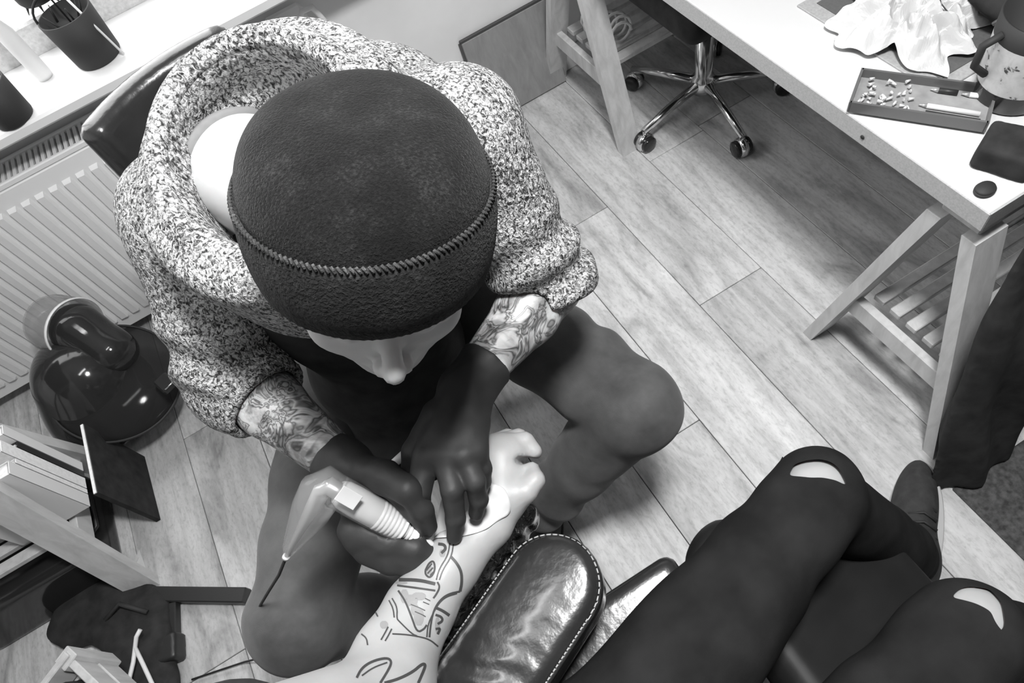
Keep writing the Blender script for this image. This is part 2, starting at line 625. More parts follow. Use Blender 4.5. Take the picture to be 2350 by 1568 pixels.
# ================================================================== the room
X0, X1, Y0, Y1 = -2.1, 1.95, -1.7, 1.86
fl = struct(MB().box(((X0 + X1) / 2, (Y0 + Y1) / 2, -0.05), (X1 - X0, Y1 - Y0, 0.08)).build('floor', M['slab']))
fl['label'] = 'pale oak laminate floor of long planks'
PW = 0.2015
xs0 = 0.860
plank_cache = {}
# joints taken where the photograph shows plank ends; the other joints fall in a staggered rhythm
shown = {0: [0.793], -1: [1.237], -8: [0.652], -3: [0.2, 1.5], -4: [0.9]}
PL = 1.22
k = -15
while xs0 + k * PW < X1:
    xr = xs0 + k * PW; xl = xr - PW
    a = max(xl, X0); b = min(xr, X1)
    if b - a > 0.02:
        js = shown.get(k)
        j0 = js[0] if js else random.uniform(0, PL)
        ends = [j0 + n * PL for n in range(-4, 4)]
        ends = [Y0] + [e for e in ends if Y0 + 0.05 < e < Y1 - 0.05] + [Y1]
        for y0, y1 in zip(ends[:-1], ends[1:]):
            key = (round(b - a, 3), round(y1 - y0, 3))
            if key not in plank_cache:
                plank_cache[key] = MB().box((0, 0, 0), (b - a - 0.0018, y1 - y0 - 0.0018, 0.01), bevel=0.0012).mesh('plank')
                plank_cache[key].materials.append(M['plank'])
            o = bpy.data.objects.new('plank', plank_cache[key])
            COL.objects.link(o)
            o.parent = fl
            o.location = ((a + b) / 2, (y0 + y1) / 2, -0.005)
    k += 1

WX0, WX1, WZ0, WZ1 = -1.75, 0.3, 0.74, 2.15
WT = 0.3
w = MB()
w.box(((X0 + X1) / 2, Y1 + WT / 2, WZ0 / 2), (X1 - X0, WT, WZ0))
w.box(((X0 + X1) / 2, Y1 + WT / 2, (WZ1 + CEIL) / 2), (X1 - X0, WT, CEIL - WZ1))
w.box(((X0 + WX0) / 2, Y1 + WT / 2, (WZ0 + WZ1) / 2), (WX0 - X0, WT, WZ1 - WZ0))
w.box(((X1 + WX1) / 2, Y1 + WT / 2, (WZ0 + WZ1) / 2), (X1 - WX1, WT, WZ1 - WZ0))
struct(w.build('wall_back', M['wall']))
struct(MB().box((X0 - 0.05, (Y0 + Y1) / 2, CEIL / 2), (0.1, Y1 - Y0, CEIL)).build('wall_left', M['wall']))
struct(MB().box((X1 + 0.05, (Y0 + Y1) / 2, CEIL / 2), (0.1, Y1 - Y0, CEIL)).build('wall_right', M['walldark']))
struct(MB().box(((X0 + X1) / 2, Y0 - 0.05, CEIL / 2), (X1 - X0, 0.1, CEIL)).build('wall_front', M['walldark']))
struct(MB().box(((X0 + X1) / 2, (Y0 + Y1 + WT) / 2, CEIL + 0.05), (X1 - X0, Y1 - Y0 + WT, 0.1)).build('ceiling', M['ceil']))
struct(MB().box((X1 - 0.55, Y1 - 0.008, 0.04), (1.1, 0.016, 0.08), bevel=0.004).build('baseboard_back', M['white']))

win = struct(thing('window_1', (WX0, Y1, WZ0), 'white framed window above the radiator', None))
fr = MB()
WY = 1.97
fr.box(((WX0 + WX1) / 2, WY, WZ0 + 0.06), (WX1 - WX0, 0.06, 0.08), bevel=0.006)
fr.box(((WX0 + WX1) / 2, WY, WZ1 - 0.04), (WX1 - WX0, 0.06, 0.08), bevel=0.006)
for x in (WX0 + 0.03, -0.72, WX1 - 0.03):
    fr.box((x, WY, (WZ0 + WZ1) / 2), (0.06, 0.06, WZ1 - WZ0 - 0.1), bevel=0.006)
fr.build('window_frame', plain('grey_window_frame', 0.6, 0.5, var=0.15, scale=120), win)
for a, b in ((WX0 + 0.06, -0.75), (-0.69, WX1 - 0.06)):
    MB().box(((a + b) / 2, WY, (WZ0 + WZ1) / 2), (b - a, 0.006, WZ1 - WZ0 - 0.2)).build('pane', M['glass'], win)
sill = MB().box(((WX0 + WX1) / 2, (1.685 + WY) / 2, WZ0 + 0.01), (WX1 - WX0 + 0.12, WY - 1.685, 0.03), bevel=0.006).build('window_sill', M['white'], win)

# ceiling lamps
for nm, L, lb in (('ceiling_lamp', LAMP, 'round white ceiling lamp above the tattooist'),):
    t = thing(nm, (L[0], L[1], CEIL), lb, 'lamp')
    MB().lathe((L[0], L[1], CEIL), (0, 0, -1), [(0.0, 0.0), (0.2, 0.0), (0.2, 0.1), (0.185, 0.11), (0.185, 0.02)], 40).build('lamp_body', M['white'], t)
    MB().lathe((L[0], L[1], CEIL), (0, 0, -1), [(0.0, 0.1), (0.18, 0.1), (0.18, 0.085), (0.0, 0.085)], 40).build('diffuser', M['screen'], t)

t = thing('tube_lamp', (TUBE0[0], TUBE0[1], CEIL), 'slim white tube lamp on the ceiling over the client arm', 'lamp')
ta, tb = V(*TUBE0), V(*TUBE1)
td = unit(tb - ta)
MB().box((ta + tb) / 2 + V(0, 0, 0.06), (0.86, 0.09, 0.06), ax=[td, np.cross((0, 0, 1), td), (0, 0, 1)], bevel=0.01).build('lamp_body', M['white'], t)
MB().tube([ta, tb], 0.016, 14).build('tube', M['screen'], t)
for e_ in (ta, tb):
    MB().box(e_ + V(0, 0, 0.01), (0.02, 0.04, 0.05), ax=[td, np.cross((0, 0, 1), td), (0, 0, 1)]).build('socket', M['white'], t)

# ================================================================== radiator
RX0, RX1, RZ0, RZ1, RY = -1.45, 0.03, 0.06, 0.625, 1.735
rad = thing('radiator', (-0.6, Y1, RZ0), 'white panel radiator with vertical ribs under the window', 'radiator')
MB().box(((RX0 + RX1) / 2, RY + 0.012, (RZ0 + RZ1) / 2), (RX1 - RX0, 0.018, RZ1 - RZ0), bevel=0.005).build('front_panel', M['rad'], rad)
MB().box(((RX0 + RX1) / 2, RY + 0.095, (RZ0 + RZ1) / 2), (RX1 - RX0, 0.014, RZ1 - RZ0), bevel=0.004).build('back_panel', M['rad'], rad)
ribm = MB()
zt, zb = RZ1 - 0.055, RZ0 + 0.05
o2 = [(-0.0135, 0.004), (-0.0115, -0.007), (0.0075, -0.009), (0.0125, 0.004)]
vs = []
for z, s in ((zb - 0.012, 0.0), (zb, 1.0), (zt, 1.0), (zt + 0.008, 0.0)):
    for (a, b) in o2:
        vs.append((a, b if s else 0.004, z))
fs = []
for i in range(3):
    for j in range(3):
        fs.append((i * 4 + j, i * 4 + j + 1, i * 4 + j + 5, i * 4 + j + 4))
fs += [(0, 4, 8, 12), (3, 15, 11, 7)]
ribm.add(vs, fs)
rm = ribm.mesh('rib'); rm.materials.append(M['rad'])
x = RX1 - 0.05
while x > RX0 + 0.03:
    o = bpy.data.objects.new('rib', rm); COL.objects.link(o); o.parent = rad
    o.location = (x + 0.6, RY - Y1, -RZ0)
    x -= 0.0372
g = MB()
for yy in (RY + 0.008, RY + 0.1):
    g.box(((RX0 + RX1) / 2, yy, RZ1 + 0.008), (RX1 - RX0, 0.012, 0.016), bevel=0.003)
n = 0
x = RX0 + 0.012
while x < RX1 - 0.005:
    g.box((x, RY + 0.054, RZ1 + 0.006), (0.0092 if n % 22 else 0.024, 0.085, 0.008))
    x += 0.0152; n += 1
g.build('top_grille', M['rad'], rad)
for xx in (RX0 + 0.003, RX1 - 0.003):
    MB().box((xx, RY + 0.054, (RZ0 + RZ1) / 2 + 0.01), (0.006, 0.09, RZ1 - RZ0 - 0.01), bevel=0.002).build('side_panel', M['rad'], rad)
dk = MB()
dk.box(((RX0 + RX1) / 2, RY + 0.054, RZ1 - 0.12), (RX1 - RX0 - 0.02, 0.05, 0.2))
dk.build('convector', plain('dark_convector', 0.12, 0.7), rad)
vz = 0.60
vx = RX1
valve = MB().tube([(vx, 1.79, vz), (vx + 0.035, 1.79, vz)], [0.011, 0.011], 12).tube([(vx + 0.02, 1.79, vz), (vx + 0.036, 1.79, vz)], 0.016, 6, smooth=False)
valve.tube([(vx + 0.036, 1.79, vz), (vx + 0.07, 1.79, vz + 0.005), (vx + 0.085, 1.79, vz)], [0.01, 0.013, 0.011], 12)
va = valve.build('valve', M['chrome'], rad)
kb = MB().lathe((vx + 0.095, 1.775, vz), (0.2, -0.95, 0.2), [(0.0, 0.0), (0.021, 0.0), (0.024, 0.01), (0.024, 0.05), (0.02, 0.056), (0.013, 0.056), (0.013, 0.05), (0, 0.05)], 20).build('thermostat_knob', M['white'], va)
MB().lathe((vx + 0.095, 1.775, vz), (0.2, -0.95, 0.2), [(0.0, 0.054), (0.013, 0.054), (0.012, 0.058), (0, 0.058)], 16).build('knob_centre', M['black'], va)
MB().tube([(vx + 0.085, 1.795, vz), (vx + 0.12, 1.805, vz + 0.035), (vx + 0.15, 1.81, vz + 0.03), (vx + 0.165, 1.815, vz - 0.02), (vx + 0.168, 1.82, 0.0)], 0.008, 10).build('pipe', M['rad'], rad)
MB().box((vx + 0.075, 1.822, vz - 0.01), (0.11, 0.04, 0.12), bevel=0.012).build('pipe_cover', M['rad'], rad)

# grey board leaning against the wall
bt = V(0.555, 1.848, 0.285); bb = V(0.60, 1.80, 0.003)
bd = thing('board', (0.72, 1.80, 0), 'grey board leaning on the wall beside the trestle', 'board')
ax = unit(V(0, 0.048, 0.285))
MB().box((0.705, 1.826, 0.150), (0.31, 0.012, 0.292), ax=[(1, 0, 0), np.cross(ax, (1, 0, 0)), ax], bevel=0.002).build('panel', M['woodgrey'], bd)
MB().box((0.705, 1.852, 0.298), (0.315, 0.01, 0.012), bevel=0.002).box((0.546, 1.826, 0.150), (0.006, 0.014, 0.292), ax=[(1, 0, 0), np.cross(ax, (1, 0, 0)), ax]).build('edge_strip', plain('dark_edge', 0.07, 0.6), bd)

# ================================================================== work table and trestles
TZ = 0.70
tab = thing('work_table', (1.15, 1.08, TZ - 0.04), 'long white table top with grey edges carried by wooden trestles', 'table')
TX0, TX1, TY0, TY1 = 0.797, 1.56, 0.325, 1.845
MB().box(((TX0 + TX1) / 2, (TY0 + TY1) / 2, TZ - 0.019), (TX1 - TX0, TY1 - TY0, 0.038), bevel=0.001).build('table_top', M['laminate'], tab)
e = MB()
e.box((TX0 - 0.001, (TY0 + TY1) / 2, TZ - 0.020), (0.003, TY1 - TY0 + 0.004, 0.037))
e.box((TX1 + 0.001, (TY0 + TY1) / 2, TZ - 0.020), (0.003, TY1 - TY0 + 0.004, 0.037))
e.box(((TX0 + TX1) / 2, TY0 - 0.001, TZ - 0.020), (TX1 - TX0, 0.003, 0.037))
e.build('edge_band', M['edge'], tab)
MB().box(((TX0 + TX1) / 2, (TY0 + TY1) / 2, TZ - 0.0392), (TX1 - TX0 - 0.004, TY1 - TY0 - 0.004, 0.002)).build('bounce_blocker', plain('bounce_blocker_dark', 0.06, 0.9), tab)  # dark panel added below the white top to cut bounced light
MB().lathe((TX0 - 0.003, 0.565, TZ - 0.022), (-1, 0, 0), [(0, 0.001), (0.004, 0.001), (0.004, 0.0)], 12).build('screw_hole', M['black'], tab)

def trestle(yc, hb, x0, x1, label, cat_group, ztop=0.658):
    t = thing('trestle', ((x0 + x1) / 2, yc, 0), label, 'trestle', cat_group)
    for x in (x0, x1):
        for s in (-1, 1):
            p0 = V(x, yc + s * hb, 0.0); p1 = V(x, yc + s * 0.035, ztop - 0.045)
            d = unit(p1 - p0)
            m = MB()
            side = V(0, 0.014, 0)
            A = [p0 - side, p0 + side, p1 + side, p1 - side]
            m.prism([q - V(0.033, 0, 0) for q in A], (0.066, 0, 0))
            m.build('leg', M['wood'], t)
        zr = 0.205
        hw = hb * (1 - zr / (ztop - 0.045)) + 0.035 * zr / (ztop - 0.045)
        MB().box((x + (0.0 if x == x0 else 0.0), yc, zr), (0.02, 2 * hw + 0.008, 0.055), bevel=0.002).build('rail', M['wood'], t)
    MB().box(((x0 + x1) / 2, yc, ztop - 0.0235), (x1 - x0 + 0.03, 0.075, 0.045), bevel=0.003).build('top_beam', M['wood'], t)
    n = 5
    wd = 2 * (hw - 0.03)
    pitch = wd / n
    for i in range(n):
        MB().box(((x0 + x1) / 2, yc - wd / 2 + pitch * (i + 0.5), 0.2405), (x1 - x0 - 0.04, pitch - 0.017, 0.016), bevel=0.002).build('slat', M['wood'], t)
    return t

trestle(0.372, 0.19, 0.842, 1.42, 'pine trestle with slatted shelf under the table end nearest the client', 'table trestles')
trestle(1.612, 0.225, 0.842, 1.42, 'pine trestle with slatted shelf under the table end by the wall', 'table trestles')
trestle(1.125, 0.19, -1.52, -0.945, 'pine trestle at the dark desk on the helmet side', 'table trestles', 0.718)
dsk = thing('side_desk', (-1.25, 1.0, 0.72), 'dark side desk top over the books', 'desk')
MB().box((-1.27, 0.98, 0.7375), (0.6, 1.3, 0.035), bevel=0.003).build('desk_top', M['bookc'], dsk)
MB().box((-1.27, 0.98, 0.7565), (0.56, 1.26, 0.003)).build('desk_mat', M['black'], dsk)

# roll of paper on the far trestle shelf
pr = thing('cable_coil', (1.0, 1.62, 0.2485), 'white coiled cable lying on the slatted shelf by the wall', 'cable')
pts = []
for i in range(90):
    a = i / 89 * 2 * math.pi * 7
    pts.append((0.93 + 0.035 * math.cos(a) + 0.02 * math.sin(i * 0.08), 1.53 + 0.18 * i / 89, 0.2905 + 0.035 * math.sin(a)))
MB().tube(pts, 0.0045, 6).build('coil', M['cord'], pr)
MB().tube([pts[-1], (0.95, 1.73, 0.262), (1.0, 1.745, 0.256)], [0.0045, 0.0045, 0.004], 6).build('loose_end', M['cord'], pr)

# office chair under the table
ox, oy = 1.125, 1.395
och = thing('office_chair', (ox, oy, 0), 'black office chair on a chrome star base pushed under the table', 'chair')
MB().lathe((ox, oy, 0.065), (0, 0, 1), [(0.0, 0.0), (0.035, 0.0), (0.04, 0.02), (0.034, 0.05), (0.026, 0.06), (0.026, 0.2), (0.016, 0.2), (0.016, 0.36), (0, 0.36)], 20).build('column', M['chrome'], och)
for i in range(5):
    a = math.radians(188 + 72 * i)
    dx, dy = math.cos(a), math.sin(a)
    MB().tube([(ox + dx * 0.03, oy + dy * 0.03, 0.095), (ox + dx * 0.15, oy + dy * 0.15, 0.086), (ox + dx * 0.25, oy + dy * 0.25, 0.070)], [0.016, 0.013, 0.011], 10).build('base_leg', M['chrome'], och)
    cx, cy = ox + dx * 0.245, oy + dy * 0.245
    c = MB()
    for s in (-1, 1):
        c.lathe((cx - dy * 0.012 * s, cy + dx * 0.012 * s, 0.026), (-dy * s, dx * s, 0), [(0, 0), (0.0255, 0), (0.0255, 0.012), (0.02, 0.015), (0, 0.015)], 20)
    cs = c.build('caster', M['gloss'], och)
    MB().lathe((cx, cy, 0.026), (-dy, dx, 0), [(0.0, -0.011), (0.029, -0.011), (0.031, 0), (0.029, 0.011), (0, 0.011)], 20).tube([(cx, cy, 0.05), (cx, cy, 0.07)], 0.006, 8).build('caster_hood', M['chrome'], cs)
organic('seat', lambda P: d_box(P, (ox, oy, 0.465), (0.21, 0.21, 0.045), 0.04), (ox - .26, oy - .26, .4), (ox + .26, oy + .26, .53), 0.01, M['cloth'], och)

# ================================================================== things on the table
z = TZ
tr = thing('cutting_mat', (1.12, 0.71, z), 'dark grey mat with a paler border under the crumpled tissue', 'mat')
MB().box((1.135, 0.712, z + 0.002), (0.42, 0.335, 0.004), bevel=0.001).build('border', M['matedge'], tr)
MB().box((1.142, 0.712, z + 0.0048), (0.38, 0.29, 0.0016)).build('surface', M['mat'], tr)

# crumpled tissue
def crumple(nx, ny, w, d, h, seed):
    rs = np.random.RandomState(seed)
    u, v = np.meshgrid(np.linspace(-1, 1, nx), np.linspace(-1, 1, ny), indexing='ij')
    hgt = np.zeros_like(u)
    for _ in range(34):
        a = rs.uniform(0, 2 * math.pi); o = rs.uniform(-0.9, 0.9); f = rs.uniform(2.5, 11)
        hgt += np.abs(((u * math.cos(a) + v * math.sin(a) - o) * f) % 2 - 1) * rs.uniform(0.3, 1) / f * 2.0
    hgt -= hgt.min(); hgt /= hgt.max()
    rr = np.sqrt(u ** 2 + v ** 2)
    env = np.clip(1.25 - rr ** 2 * 0.95, 0.02, 1)
    jag = 1 + 0.12 * np.sin(np.arctan2(v, u) * 7 + 1) + 0.07 * np.sin(np.arctan2(v, u) * 13)
    return u * w / 2 * jag, v * d / 2 * jag, hgt * h * env + 0.003
cx, cy, cz = crumple(64, 64, 0.17, 0.22, 0.085, 5)
tw = MB()
vs = []; n = 64
ca, sa = math.cos(0.35), math.sin(0.35)
for i in range(n):
    for j in range(n):
        vs.append((1.0 + cx[i, j] * ca - cy[i, j] * sa, 0.695 + cx[i, j] * sa + cy[i, j] * ca, z + 0.006 + cz[i, j]))
tw.add(vs, [(i * n + j, (i + 1) * n + j, (i + 1) * n + j + 1, i * n + j + 1) for i in range(n - 1) for j in range(n - 1)])
o = tw.build('crumpled_tissue', M['paper'], origin=(0.985, 0.69, z + 0.006))
sm = o.modifiers.new('thickness', 'SOLIDIFY'); sm.thickness = 0.0008
tag(o, 'crumpled white paper tissue lying on the dark mat', 'tissue')

# flat case with pens
ca_ = V(0.885, 0.547, z)
ud = unit(V(0.106, -0.157, 0)); wd_ = unit(V(0.157, 0.106, 0))
cs = thing('pen_case', (0.885, 0.547, z), 'flat grey see-through case of pens beside the mat', 'case')
AX = [ud, wd_, (0, 0, 1)]
MB().box(ca_ + V(0, 0, 0.008), (0.2, 0.082, 0.004), ax=AX).build('tray', plain('grey_case', 0.28, 0.35, var=0.2, scale=40), cs)
wl = MB()
for s in (-1, 1):
    wl.box(ca_ + ud * 0.1 * s + V(0, 0, 0.016), (0.004, 0.086, 0.02), ax=AX)
    wl.box(ca_ + wd_ * 0.041 * s + V(0, 0, 0.016), (0.2, 0.004, 0.02), ax=AX)
wl.build('rim', plain('dark_case_rim', 0.12, 0.3), cs)
pc = thing('nib_cluster', tuple(ca_ - ud * 0.05), 'heap of small white needle tips inside the flat case', 'needles')
pcm = MB()
for i in range(40):
    a = ca_ + ud * random.uniform(-0.088, -0.015) + wd_ * random.uniform(-0.03, 0.032) + V(0, 0, 0.014 + random.uniform(0, 0.006))
    b = a + (ud * random.uniform(-1, 1) + wd_ * random.uniform(-1, 1)) * 0.009
    pcm.tube([a, b], [0.0028, 0.0015], 6)
tag(pcm.build('needle_tips', M['paper'], pc), 'loose white needle tips', None, kind='stuff')
for i, (u0, u1, w0, w1, r, mt, lb) in enumerate([(0.0, 0.088, -0.012, -0.014, 0.0042, 'pen', 'white pen lying lengthwise in the flat case'),
        (0.0, 0.09, -0.028, -0.03, 0.004, 'black', 'black pen along the table side of the flat case'), (0.01, 0.05, 0.027, 0.027, 0.0045, 'bookc', 'short dark pen at the mat side of the flat case'),
        (0.055, 0.092, 0.026, 0.027, 0.0042, 'pen', 'short white pen at the mat side of the flat case')]):
    a = ca_ + ud * u0 + wd_ * w0 + V(0, 0, 0.0148); b = ca_ + ud * u1 + wd_ * w1 + V(0, 0, 0.0148)
    d = unit(b - a)
    p = thing('pen', tuple(a), lb, 'pen', 'pens in the flat case')
    MB().tube([a + d * 0.012, b], [r, r], 10).build('barrel', M[mt], p)
    MB().tube([a, a + d * 0.012], [0.0008, r * 0.95], 10).build('tip', M['penm'], p)

# cup
cupc = V(1.0, 0.478, z)
cp = thing('paper_cup', tuple(cupc), 'tall printed pale cup with a dark base at the table edge', 'cup')
m, nt, b = new_mat('printed_cup')
f = noise(nt, coords(nt), 60, 3, 0.6, 0.5)
nt.links.new(ramp(nt, f, [(0.33, 0.05), (0.38, 0.5), (0.6, 0.58)]), b.inputs['Base Color'])
MB().lathe(cupc, (0, 0, 1), [(0, 0.0), (0.05, 0.0), (0.0535, 0.006), (0.0545, 0.036)], 40).build('cup_base', M['gloss'], cp)
MB().lathe(cupc, (0, 0, 1), [(0.0545, 0.036), (0.059, 0.115)], 40).build('printed_sleeve', m, cp)
MB().lathe(cupc, (0, 0, 1), [(0.059, 0.115), (0.0605, 0.15), (0.0575, 0.15), (0.052, 0.05), (0, 0.05)], 40).build('cup_rim', M['black'], cp)
MB().tube([cupc + V(-0.055, 0.02, 0.13), cupc + V(-0.075, 0.03, 0.115), cupc + V(-0.075, 0.03, 0.08), cupc + V(-0.056, 0.02, 0.06)], 0.006, 8).build('handle', M['black'], cp)

# small black box and cap
bc = V(0.887, 0.383, z)
bxo = thing('pouch', tuple(bc), 'small black square pouch at the table corner', 'pouch')
organic('pouch_body', lambda P: d_box(P, bc + V(0, 0, 0.022), (0.036, 0.04, 0.022), 0.009, [(0.92, 0.39, 0), (-0.39, 0.92, 0), (0, 0, 1)]) - 0.002 * wob(P, 60), bc - V(.07, .07, .01), bc + V(.07, .07, .06), 0.004, M['cloth'], bxo)
MB().box(bc + V(0.03, -0.035, 0.03), (0.014, 0.01, 0.004)).build('zip_pull', M['black'], bxo)
cc = at(2258, 440, z)
co = thing('bottle_cap', tuple(cc), 'small round black cap beside the square pouch', 'cap')
MB().lathe(cc, (0, 0, 1), [(0, 0.001), (0.0125, 0.001), (0.0125, 0.008), (0.0115, 0.01), (0, 0.01)], 24, ell=(1.0, 1.25)).build('cap_shell', M['black'], co)
MB().lathe(cc, (0, 0, 1), [(0.0125, 0.003), (0.0135, 0.003), (0.0135, 0.006), (0.0125, 0.006)], 24, ell=(1.0, 1.25)).build('cap_ring', M['black'], co)

# black bag and tools behind the tissue
bgc = V(1.16, 0.60, z)
bgo = thing('tool_bag', tuple(bgc), 'black soft bag slumped on the mat behind the tissue', 'bag')
organic('bag_body', lambda P: smin(d_ell(P, bgc + V(0, 0, 0.06), (0.1, 0.13, 0.05)), d_ell(P, bgc + V(0.03, -0.07, 0.065), (0.08, 0.08, 0.06)), 0.04) - 0.006 * wob(P, 40, 1), bgc - V(.22, .28, .0), bgc + V(.22, .28, .2), 0.008, M['cloth'], bgo)
for i, (a, b) in enumerate([((-0.13, 0.02, 0.035), (-0.11, 0.10, 0.07)), ((-0.12, -0.03, 0.06), (-0.05, -0.08, 0.12)), ((-0.1, -0.12, 0.06), (-0.02, -0.17, 0.1))]):
    MB().tube([bgc + V(*a), bgc + (V(*a) + V(*b)) / 2 + V(-0.02, 0, 0.01), bgc + V(*b)], 0.004, 8).build('zip', M['chrome'], bgo)
# black coat hanging off the table end
ct = thing('coat', (0.95, 0.2, 0.0), 'black coat hanging down beside the trestle leg at the table end', 'coat')
def coat(P):
    zz = P[:, 2]
    f = np.clip(1 - zz / 0.74, 0, 1)
    xc = 0.85 + 0.17 * (1 - f) ** 1.1
    yc = 0.112 + 0.15 * (1 - f) ** 0.8
    hw = 0.105 + 0.13 * (1 - f)
    th = 0.036 + 0.014 * np.sin(P[:, 0] * 55 + zz * 6) + 0.008 * np.sin(zz * 18 + P[:, 0] * 30)
    q = np.stack(((P[:, 0] - xc) / hw, (P[:, 1] - yc) / th), 1)
    d = (np.linalg.norm(q, axis=1) - 1) * np.minimum(th, hw) * 0.9
    return smax(smax(d, zz - 0.715, 0.02), 0.008 - zz, 0.01)
organic('coat_body', coat, (0.66, 0.03, 0), (1.3, 0.36, 0.76), 0.008, M['cloth'], ct)
MB().tube([(0.9, 0.262, 0.7), (0.95, 0.26, 0.718), (1.03, 0.258, 0.722), (1.12, 0.262, 0.71)], [0.012, 0.02, 0.022, 0.014], 10).build('collar', M['cloth'], ct)

# dark sheet standing in for the shade on the floor planks
rg = MB().box((1.0, -0.55, 0.004), (0.42, 1.3, 0.008), bevel=0.003).build('shade_sheet', M['shade_sheet'], origin=(1.0, -0.55, 0))
tag(rg, 'dark grey sheet of painted shade at the edge of the laminate past the shoe', 'shade_sheet')
# ================================================================== window sill things
def pot(c, r, h, label, extra):
    t = thing('candle_pot', tuple(c), label, 'pot', 'pots on the window sill')
    MB().lathe(c, (0, 0, 1), [(0, 0.001), (r * 0.84, 0.001), (r * 0.88, 0.006), (r, h), (r * 0.93, h), (r * 0.86, h * 0.8), (0, h * 0.8)], 32).build('pot_body', M['black'], t)
    return t
SZ = WZ0 + 0.025
c1 = V(-0.325, 1.80, SZ)
t = pot(c1, 0.062, 0.115, 'black pot with a wire handle and sticks on the sill', 1)
a = [c1 + V(0.062 * math.cos(u), 0.012, 0.112 + 0.05 * math.sin(u)) for u in np.linspace(0, math.pi, 14)]
MB().tube(a, 0.003, 6).build('wire_handle', M['black'], t)
MB().tube([c1 + V(0.0, 0, 0.08), c1 + V(-0.01, 0.02, 0.32)], 0.0022, 6).build('stick', M['bookc'], t)
MB().tube([c1 + V(0.055, -0.05, 0.005), c1 + V(0.028, -0.03, 0.16)], 0.0028, 6).build('white_stick', M['cord'], t)
for i in range(5):
    b = c1 + V(random.uniform(-.03, .03), random.uniform(-.03, .03), 0.09)
    MB().tube([b, b + V(random.uniform(-.03, .03), random.uniform(-.02, .02), 0.04)], [0.003, 0.001], 5).build('twig', M['bookc'], t)
c2 = V(-0.548, 1.725, SZ)
t = pot(c2, 0.05, 0.095, 'black pot holding a white candle at the sill edge', 2)
MB().lathe(c2, (0, 0, 1), [(0, 0.077), (0.042, 0.077), (0.044, 0.1), (0.03, 0.104), (0, 0.104)], 28).build('candle', M['white'], t)
MB().tube([c2 + V(0, 0, 0.1), c2 + V(0.002, 0, 0.112)], 0.0015, 6).build('wick', M['black'], t)
d = ray(95, -8); c3 = EYE + d * (1.9 / d[1]); c3 = c3 + V(0, 0, 0)
t = thing('hanging_pot', tuple(c3), 'black pot hanging in the window above the sill pots', 'pot')
MB().lathe(c3, (0, 0, 1), [(0, 0.001), (0.045, 0.001), (0.05, 0.01), (0.058, 0.1), (0.052, 0.1), (0, 0.09)], 28).build('pot_body', M['black'], t)
for u in (0, 2.1, 4.2):
    MB().tube([c3 + V(0.055 * math.cos(u), 0.055 * math.sin(u), 0.1), c3 + V(0, 0, 0.4)], 0.0015, 5).build('string', M['bookc'], t)
MB().tube([c3 + V(0, 0, 0.4), V(c3[0], c3[1], WZ1)], 0.0015, 5).build('hanger', M['bookc'], t)
for i in range(7):
    u = i * 0.9
    b = c3 + V(0.04 * math.cos(u), 0.04 * math.sin(u), 0.004)
    MB().tube([b, b + V(0.01 * math.cos(u), -0.004, -0.018)], [0.004, 0.001], 5).build('trailing_leaf', M['bookc'], t)
# bare white curtain tassel-like holder standing on the sill between the pots
c4 = V(-0.46, 1.83, SZ)
t = thing('slim_bottle', tuple(c4), 'slim white bottle on the sill between the black pots', 'bottle')
MB().lathe(c4, (0, 0, 1), [(0, 0.001), (0.018, 0.001), (0.02, 0.01), (0.02, 0.12), (0.008, 0.16), (0.008, 0.2), (0.006, 0.2)], 24).build('glass', M['white'], t)
MB().lathe(c4, (0, 0, 1), [(0.0085, 0.195), (0.01, 0.195), (0.01, 0.22), (0, 0.22)], 16).build('stopper', M['bookc'], t)

# ================================================================== helmet on the floor
hc = V(-0.86, 1.495, 0.165)
hl = thing('helmet', (hc[0], hc[1], 0), 'glossy black helmet with smoked see-through visor on the floor', 'helmet')
def helmet(P):
    d = d_ell(P, hc, (0.145, 0.155, 0.163))
    d = smin(d, d_ell(P, hc + V(-0.03, -0.03, -0.04), (0.14, 0.16, 0.12)), 0.03)
    d = smax(d, 0.012 - P[:, 2], 0.01)
    d = smax(d, -d_ell(P, hc + V(0.135, 0.02, -0.02), (0.09, 0.11, 0.07)), 0.012)
    return d
organic('shell', helmet, hc - V(.22, .24, .18), hc + V(.22, .24, .2), 0.006, M['gloss'], hl)
# visor: a tinted bowl-shaped piece swung out in front of the shell
vcen = at(262, 876, 0.20)
vn = unit(V(0.28, -0.35, 0.9))
prof = [(0.005, 0.034), (0.06, 0.031), (0.11, 0.022), (0.15, 0.006), (0.166, -0.006), (0.165, -0.009), (0.148, 0.002), (0.108, 0.018), (0.06, 0.027), (0.005, 0.030)]
vs = MB().lathe(vcen, vn, prof, 64).build('visor', M['smoke'], hl)
pr_ = MB()
pr_.lathe(vcen, vn, [(0.163, -0.004), (0.168, -0.004), (0.168, -0.011), (0.163, -0.011), (0.163, -0.004)], 64)
pr_.build('visor_rim', M['black'], vs)
lt = at(380, 880, 0.215)
MB().box(lt, (0.042, 0.055, 0.02), ax=[(0.9, 0.35, 0), (-0.35, 0.9, 0), (0, 0, 1)], bevel=0.005).build('latch', M['gloss'], hl)
MB().tube([lt + V(0.0, -0.03, 0.012), lt + V(0.03, -0.018, 0.012)], 0.002, 6).build('latch_edge', M['chrome'], hl)
hd = at(150, 748, 0.30)
axh = unit(at(230, 770, 0.30) - hd)
MB().lathe(hd - axh * 0.06, axh, [(0.074, 0.0), (0.08, 0.02), (0.084, 0.105), (0.080, 0.105), (0.07, 0.0)], 40).build('clear_hood', M['clear'], hl)
MB().lathe(hd - axh * 0.06, axh, [(0.0835, 0.1), (0.0865, 0.1), (0.0865, 0.108), (0.0835, 0.108), (0.0835, 0.1)], 40).build('hood_rim', M['white'], hl)
